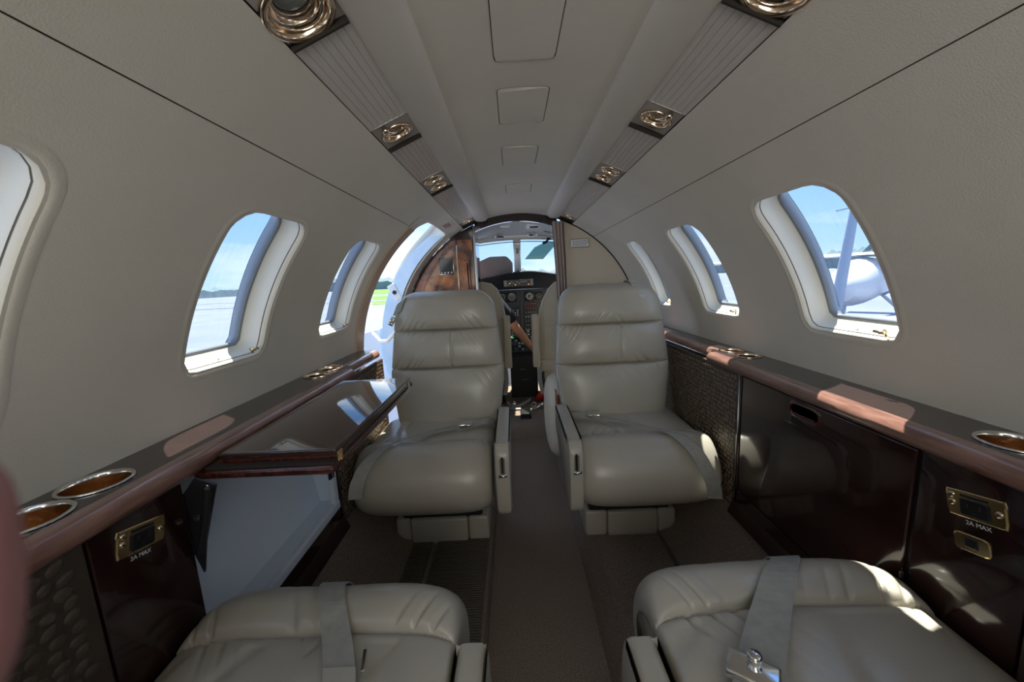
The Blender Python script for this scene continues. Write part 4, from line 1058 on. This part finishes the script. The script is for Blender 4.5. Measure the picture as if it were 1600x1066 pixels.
m_ = MB(); m_.box((.018, YP-.004, .69), (.026, .008, .36), ch=.003); m_.build('divider_strip', PANELM, t)
for j in range(9):
    z = .842-.036*j; m_ = MB(); m_.box((.095, YP-.006, z), (.115, .012, .022), ch=.002); sr = m_.build('switch_row', BLACK, t)
    q = MB(); 
    for i in range(5): q.box((.052+.021*i, YP-.0135, z+.001), (.010, .003, .009))
    q.build('switch', (REDL if j < 2 else GMARK if j % 3 == 0 else SEAL), sr)
m_ = MB()
for j in range(6): m_.lathe([(.010, 0), (.010, .01), (.0001, .011)], (.185, YP-.002, .84-.045*j), (0, -1, 0), 12)
tag(m_.build('knobs', BLACK, t, smooth=True), kind='stuff')
# centre pedestal
t = empty('centre_pedestal', 'black centre pedestal with throttle and radio controls', 'pedestal', None, (.02, 3.1, .1))
m_ = MB(); m_.prism([(3.00, .10), (3.00, .44), (3.03, .455), (3.20, .62), (3.26, .62), (3.26, .10)], -.095, .120, 'x'); m_.build('body', BLACKM, t)
m_ = MB(); R = Matrix.Rotation(math.atan2(.165, .17), 3, 'X'); c0 = Vector((.012, 3.115, .545))
m_.box(c0, (.190, .215, .014), R, ch=.003); kp = m_.build('control_plate', PANELM, t)
q = MB(); q2 = MB()
for j in range(7):
    for i in range(7):
        p = c0 + R @ Vector((-.078+.026*i, -.090+.030*j, .010)); kind = rnd.random()
        if kind < .45: q.box(p, (.014, .011, .008), R)
        elif kind < .75: q2.lathe([(.009, 0), (.008, .014), (.0001, .015)], p, R @ Vector((0, 0, 1)), 10)
tag(q.build('keys', GMARK, kp), kind='stuff'); tag(q2.build('knobs', BLACK, kp, smooth=True), kind='stuff')
q = MB(); q.box(c0+R @ Vector((0, .02, .012)), (.13, .018, .004), R); q.build('readout', GFACE, kp)
q = MB()
for i in range(3): q.lathe([(.003, 0), (.003, .002), (.0001, .0025)], (-.012+.014*i, 2.999, .335), (0, -1, 0), 8)
for i in range(3): q.lathe([(.003, 0), (.003, .002), (.0001, .0025)], (.0+.02*i, 2.999, .25), (0, -1, 0), 8)
q.build('studs', STEEL, t)
q = MB(); q.lathe([(.006, 0), (.006, .003), (.0001, .004)], (-.075, 3.09, .585), (0, -.5, .6), 10); q.build('green_lamp', GRNL, t)
# crew seats
def crew_seat(s, label):
    t = empty('crew_seat', label, 'seat', 'crew seats in the cockpit', (s*.30, 2.9, .104))
    ox = .0
    prof = [(.118, .44), (.130, .60), (.140, .80), (.165, .88), (.210, .965), (.260, 1.012), (.33, 1.025), (.42, 1.02), (.47, .98), (.49, .85), (.49, .44)] if s > 0 else [(.125, .44), (.118, .60), (.115, .80), (.135, .92), (.165, .985), (.205, 1.022), (.26, 1.035), (.38, 1.03), (.46, .98), (.49, .85), (.49, .44)]
    m2 = MB(); cx, cz = .31, .72
    def rg(y, k): return [(s*(cx+(p[0]-cx)*k), y, cz+(p[1]-cz)*k) for p in prof]
    m2.loft([rg(2.815, .95), rg(2.82, .985), rg(2.835, 1), rg(2.90, 1), rg(2.915, .985), rg(2.92, .95)]); bk = m2.build('backrest', LEATH2, t, smooth=True, sharp=60)
    q = MB(); q.tube([(s*p[0], 2.822, p[1]) for p in prof], .005, 8); q.build('piping', CREAM, bk, smooth=True)
    q = MB(); q.box((s*.275, 2.808, .60), (.18, .02, .20), ch=.006); q.build('back_pocket', LEATH2, bk, smooth=True, sharp=50)
    m2 = MB(); rings = []
    m2.box((s*.103, 2.80, .595), (.052, .085, .39), ch=.012); m2.build('armrest', LEATH2, t, smooth=True, sharp=60)
    q = MB(); q.box((s*.30, 3.0, .40), (.36, .40, .10), ch=.03); q.build('seat_cushion', LEATH2, t, smooth=True, sharp=60)
    q = MB(); q.box((s*.25, 2.86, .36), (.20, .06, .14), ch=.01); q.build('lower_cover', LEATH2, t, smooth=True, sharp=60)
    q = MB(); q.box((s*.30, 3.0, .21), (.26, .34, .2), ch=.01); q.tube([(s*.155, 2.84, .12), (s*.150, 2.83, .40)], .012, 8); q.build('pedestal_frame', BLACKM, t)
    q = MB(); q.strip([(s*.130, 2.80, .42), (s*.125, 2.78, .30), (s*.14, 2.76, .20)], (1, 0, 0), .03, .003); q.build('harness_strap', BELT, t)
    return t
crew_seat(-1, 'tan pilot seat back on the left, with upright inner armrest'); crew_seat(1, 'tan copilot seat back on the right, with rear pocket')
# loose items by the pedestal foot
m_ = MB(); m_.strip([(-.13, 2.78, .14), (-.09, 2.74, .118), (-.05, 2.76, .112), (.0, 2.80, .118), (.05, 2.86, .13)], (0, 1, .3), .035, .004); m_.strip([(-.12, 2.72, .112), (-.08, 2.70, .112), (-.03, 2.70, .112)], (0, 1, 0), .03, .004)
hb = m_.build('harness_belt', BELT); tag(hb, 'loose grey harness belts lying at the pedestal foot', 'belt')
m_ = MB(); m_.box((-.085, 2.75, .135), (.045, .03, .016), Matrix.Rotation(-.5, 3, 'Y'), ch=.004); m_.build('buckle', CHROME, hb, smooth=True, sharp=40)
m_ = MB(); m_.tube([(.095, 2.84, .125), (.120, 2.82, .16), (.14, 2.80, .205)], [.018, .026, .014], 10); rc = m_.build('fire_extinguisher', REDM, smooth=True); tag(rc, 'small red cylinder beside the copilot seat base', 'extinguisher')
m_ = MB(); m_.tube([(.14, 2.72, .15), (.115, 2.70, .132), (.09, 2.68, .118)], [.010, .014, .010], 10); ph = m_.build('handset', CHROME, smooth=True); tag(ph, 'silver handle lying on the floor by red cylinder', 'handle')
m_ = MB(); m_.tube([(.07+.016*math.cos(a_), 2.74, .125+.016*math.sin(a_)) for a_ in np.linspace(0, 2*PI, 17)], .003, 6); m_.build('ring', CHROME, ph, smooth=True)

# ------------------------------------------------------------------ pilot
def skin_fig(name, pts, edges, radii, m, parent=None, lvl=2, root=0):
    off = parent.location if parent is not None else Vector((0, 0, 0))
    me = D.meshes.new(name); me.from_pydata([tuple(Vector(p)-off) for p in pts], edges, []); me.materials.append(m)
    o = D.objects.new(name, me); link(o, parent)
    md = o.modifiers.new('Skin', 'SKIN'); md.use_smooth_shade = True
    for i, r in enumerate(radii):
        sv = me.skin_vertices[0].data[i]; sv.radius = (r, r) if not isinstance(r, tuple) else r; sv.use_root = (i == root)
    sb = o.modifiers.new('Subdivision', 'SUBSURF'); sb.levels = lvl; sb.render_levels = lvl
    return o
t = empty('person', 'pilot in navy short-sleeved shirt reaching a bare right arm to the pedestal', 'person', None, (-.31, 3.02, .46))
P = [(-.31, 3.00, .50), (-.31, 2.99, .64), (-.31, 2.98, .80), (-.31, 2.985, .90), (-.30, 3.0, .965), (-.175, 2.97, .875), (-.115, 2.965, .80), (-.055, 2.965, .705),
     (-.44, 2.98, .875), (-.47, 3.02, .76), (-.48, 3.05, .66)]
skin_fig('shirt', P, [(0, 1), (1, 2), (2, 3), (3, 4), (3, 5), (5, 6), (6, 7), (3, 8), (8, 9), (9, 10)], [(.15, .10), (.14, .10), (.16, .11), (.13, .09), .055, .065, .055, .050, .065, .055, .05], NAVY, t)
A = [(-.085, 2.965, .75), (-.055, 2.965, .700), (-.005, 2.975, .63), (.040, 2.99, .565), (.085, 3.03, .50), (.10, 3.06, .475)]
skin_fig('right_arm', A, [(i, i+1) for i in range(5)], [.040, .041, .038, .031, .024, .028], SKIN, t)
for k, (dx, dy, L_) in enumerate(((-.026, .03, 1.0), (-.009, .038, 1.12), (.009, .036, 1.05), (.024, .026, .85))):
    b = Vector((.10+dx*.8, 3.068, .475)); skin_fig('finger', [b, b+Vector((dx*.3, .028*L_, .012)), b+Vector((dx*.4, .045*L_, -.006)), b+Vector((dx*.4, .050*L_, -.026))], [(0, 1), (1, 2), (2, 3)], [.0095, .009, .008, .007], SKIN, t, 1)
skin_fig('thumb', [(.08, 3.05, .475), (.058, 3.07, .468), (.052, 3.092, .458)], [(0, 1), (1, 2)], [.011, .0095, .008], SKIN, t, 1)
A = [(-.48, 3.05, .68), (-.48, 3.12, .62), (-.43, 3.20, .62), (-.41, 3.235, .62)]
skin_fig('left_arm', A, [(0, 1), (1, 2), (2, 3)], [.040, .034, .025, .028], SKIN, t)
Hd = [(-.325, 2.985, .93), (-.345, 2.995, 1.00), (-.362, 3.01, 1.06), (-.367, 3.02, 1.13), (-.362, 3.09, 1.08)]
skin_fig('head', Hd, [(0, 1), (1, 2), (2, 3), (2, 4)], [.050, .052, (.072, .085), (.070, .085), .022], SKIN, t)
skin_fig('hair', [(-.370, 2.975, 1.06), (-.370, 2.985, 1.13), (-.368, 3.02, 1.175)], [(0, 1), (1, 2)], [.070, .080, .055], GLARE, t)
L1 = [(-.31, 3.00, .50), (-.37, 3.10, .50), (-.38, 3.13, .32), (-.38, 3.15, .15), (-.25, 3.10, .50), (-.24, 3.13, .32), (-.24, 3.15, .15)]
skin_fig('trousers', L1, [(0, 1), (1, 2), (2, 3), (0, 4), (4, 5), (5, 6)], [(.13, .09), .08, .055, .045, .08, .055, .045], NAVY, t)

# ------------------------------------------------------------------ photographer's hand at the lens edge
t = empty('hand', 'blurred pink fingertip of the photographer at the left edge', 'hand', None, (-.12, .03, .96))
fp = [(-.158, .004, .961), (-.124, .022, .984), (-.1020, .029, 1.011), (-.0970, .0295, 1.0325)]
skin_fig('index_finger', fp, [(0, 1), (1, 2), (2, 3)], [.0095, .0090, .0082, .0066], FINGM, t, 2)
for k, (dz, dy) in enumerate(((-.019, -.006), (-.036, -.010), (-.051, -.016))):
    q = [(-.150, .004+dy, .955+dz*.8), (-.125, .028+dy, .962+dz), (-.118, .028+dy, .975+dz), (-.128, .014+dy, .980+dz)]
    skin_fig(['middle_finger', 'ring_finger', 'little_finger'][k], [Vector(v)+Vector((-.012, -.004, 0)) for v in q], [(0, 1), (1, 2), (2, 3)], [.0090, .0088, .0080, .0070][:4], SKIN, t, 1)
skin_fig('palm', [(-.235, -.05, .90), (-.205, -.03, .915), (-.172, -.008, .930)], [(0, 1), (1, 2)], [(.024, .026), (.034, .016), (.036, .014)], SKIN, t, 2)
skin_fig('thumb', [(-.195, -.03, .935), (-.165, -.015, .972), (-.150, -.006, 1.000)], [(0, 1), (1, 2)], [.0115, .0105, .0085], SKIN, t, 1)

# ------------------------------------------------------------------ outside
GZ = -.95
m_ = MB(); m_.add([(-300, -200, GZ), (300, -200, GZ), (300, 500, GZ), (-300, 500, GZ)], [(0, 1, 2, 3)]); st(m_.build('ground', TARM))['label'] = 'pale concrete apron outside'
m_ = MB()
m_.add([(-15.5, 42, GZ+.02), (4, 42, GZ+.02), (30, 255, GZ+.02), (-92, 255, GZ+.02)], [(0, 1, 2, 3)])
tag(m_.build('grass', GRASS), 'flat green grass beyond the apron', 'grass', kind='stuff')
m_ = MB()
for (x0, x1, y0, y1) in ((-60, 10, 52, 56), (-80, 10, 80, 92)): m_.add([(x0, y0, GZ+.04), (x1, y0, GZ+.04), (x1, y1, GZ+.04), (x0, y1, GZ+.04)], [(0, 1, 2, 3)])
st(m_.build('ground', TARM))['label'] = 'taxiway strips crossing the grass'
def treeline(label, p0, p1, h, n):
    m2 = MB(); r0 = random.Random(n); P0, P1 = Vector(p0), Vector(p1); dr = (P1-P0).normalized(); nr = Vector((-dr.y, dr.x, 0)); rings = []
    for k in range(n+1):
        f = k/n; c = P0+(P1-P0)*f; hh = h*(.65+.5*abs(noise.noise(Vector((f*n*.35, 1, n))))+.25*r0.random())
        rings.append([c-nr*4+Vector((0, 0, 0)), c-nr*3.5+Vector((0, 0, hh*.7)), c+Vector((0, 0, hh)), c+nr*3.5+Vector((0, 0, hh*.7)), c+nr*4])
    m2.loft(rings, closed=True); tag(m2.build('treeline', TREE, smooth=False), label, 'trees', kind='stuff')
treeline('distant dark tree line seen through the left windows', (-190, -150, GZ), (-180, 250, GZ), 7, 260)
treeline('distant dark tree line seen through the right windows', (190, -150, GZ), (180, 250, GZ), 11, 260)
treeline('distant dark tree line ahead beyond the windshield', (-170, 260, GZ), (170, 260, GZ), 9, 140)
# parked light aircraft, right
def parked_plane(ox, oy, rz, label, sc=1.0):
    t = empty('light_aircraft', label, 'aircraft', None, (ox, oy, GZ)); R = Matrix.Rotation(rz, 3, 'Z'); O = Vector((ox, oy, GZ))
    def T(p): return O + R @ (Vector(p)*sc)
    def lo(rings, nm, m, smooth=True): q = MB(); q.loft([[T(p) for p in r] for r in rings]); return q.build(nm, m, t, smooth=smooth, sharp=40)
    def circ(y, rx, rz_, cz, n=20): return [(rx*math.cos(2*PI*k/n), y, cz+rz_*math.sin(2*PI*k/n)) for k in range(n)]
    lo([circ(3.0, .05, .05, 1.25), circ(2.8, .35, .35, 1.27), circ(2.1, .55, .55, 1.30), circ(1.0, .62, .72, 1.45), circ(-.8, .60, .70, 1.50), circ(-2.5, .35, .42, 1.55), circ(-4.6, .10, .14, 1.65)], 'fuselage', SKINO)
    lo([[(x, 1.1, 2.25), (x, .9, 2.33), (x, -.3, 2.25), (x, .3, 2.22)] for x in (-5.2, -2, 2, 5.2)], 'wing', SKINO, False)
    lo([[(x, -4.1, 1.75), (x, -4.2, 1.79), (x, -4.9, 1.75)] for x in (-1.6, 1.6)], 'tailplane', SKINO, False)
    lo([[(-.04, -3.6, 1.7), (.04, -3.6, 1.7), (.04, -4.7, 1.7), (-.04, -4.7, 1.7)], [(-.03, -4.5, 2.9), (.03, -4.5, 2.9), (.03, -4.9, 2.9), (-.03, -4.9, 2.9)]], 'tail_fin', SKINO, False)
    for sx in (-1, 1):
        q = MB(); q.tube([T((sx*.55, .5, 1.0)), T((sx*2.4, .5, 2.24))], .04*sc, 8); q.build('wing_strut', BLUEP, t)
        q = MB(); q.tube([T((sx*.4, -.2, 1.0)), T((sx*1.1, -.2, .25))], .05*sc, 8); q.build('gear_leg', SKINO, t)
        q = MB(); q.lathe([(.10*sc, -.08*sc), (.24*sc, -.07*sc), (.25*sc, 0), (.24*sc, .07*sc), (.10*sc, .08*sc)], T((sx*1.15, -.2, .25)), R @ Vector((1, 0, 0)), 18, cap=True); q.build('wheel', TIRE, t)
        q = MB(); q.add([T((sx*.60, .9, 1.75)), T((sx*.60, -.5, 1.75)), T((sx*.50, -.5, 2.12)), T((sx*.50, .6, 2.12))], [(0, 1, 2, 3)]); q.build('cabin_window', BLUEP, t)
    q = MB(); q.tube([T((0, 2.2, 1.0)), T((0, 2.3, .25))], .05*sc, 8); q.build('nose_leg', BLUEP, t)
    q = MB(); q.lathe([(.08*sc, -.07*sc), (.20*sc, -.06*sc), (.21*sc, 0), (.20*sc, .06*sc), (.08*sc, .07*sc)], T((0, 2.3, .21)), R @ Vector((1, 0, 0)), 18, cap=True); q.build('nose_wheel', TIRE, t)
    q = MB(); q.tube([T((0, 3.04, .35)), T((0, 3.06, 1.25)), T((0, 3.04, 2.15))], [.05*sc, .10*sc, .04*sc], 8, flat=.3); q.build('propeller', BLUEP, t)
    return t
parked_plane(11.5, 12.8, rad(128), 'white high-wing propeller aircraft parked outside the right window')
# tall mast and service cart near it
m_ = MB(); m_.tube([(8.55, 10.4, GZ), (8.92, 10.4, 2.5)], [.16, .10], 10); m_.tube([(8.45, 10.4, 2.42), (9.0, 10.4, 2.52)], .025, 6); ms = m_.build('apron_mast', BLUEP, smooth=True, sharp=50); tag(ms, 'blue-grey mast standing in front of the parked aircraft', 'mast')
t = empty('service_cart', 'low blue-grey service cart on the apron outside right window', 'cart', None, (8.2, 8.3, GZ))
m_ = MB(); m_.box((8.2, 8.3, GZ+.55), (1.1, .7, .5), ch=.05); m_.build('cart_body', BLUEP, t)
m_ = MB(); m_.box((8.2, 7.94, GZ+.56), (.8, .02, .32)); m_.build('grille', SEAL, t)
for dx in (-.4, .4):
    for dy in (-.28, .28):
        m_ = MB(); m_.lathe([(.05, -.04), (.14, -.04), (.14, .04), (.05, .04)], (8.2+dx, 8.3+dy, GZ+.16), (0, 1, 0), 14, cap=True); m_.build('wheel', TIRE, t)
t = empty('tug', 'white towing tractor on the apron outside right window', 'vehicle', None, (10.2, 8.8, GZ))
m_ = MB(); m_.prism([(9.3, GZ+.25), (9.3, GZ+.95), (10.1, GZ+1.0), (10.25, GZ+1.45), (11.1, GZ+1.45), (11.2, GZ+.25)], 8.3, 9.4); m_.build('tug_body', WHITEP, t)
m_ = MB(); m_.prism([(10.3, GZ+1.02), (10.38, GZ+1.36), (11.0, GZ+1.36), (11.05, GZ+1.02)], 8.28, 8.30); m_.build('side_window', BLUEP, t)
for dx in (9.65, 10.85):
    for dy in (8.32, 9.36):
        m_ = MB(); m_.lathe([(.08, -.07), (.25, -.07), (.25, .07), (.08, .07)], (dx, dy, GZ+.26), (0, 1, 0), 16, cap=True); m_.build('wheel', TIRE, t)
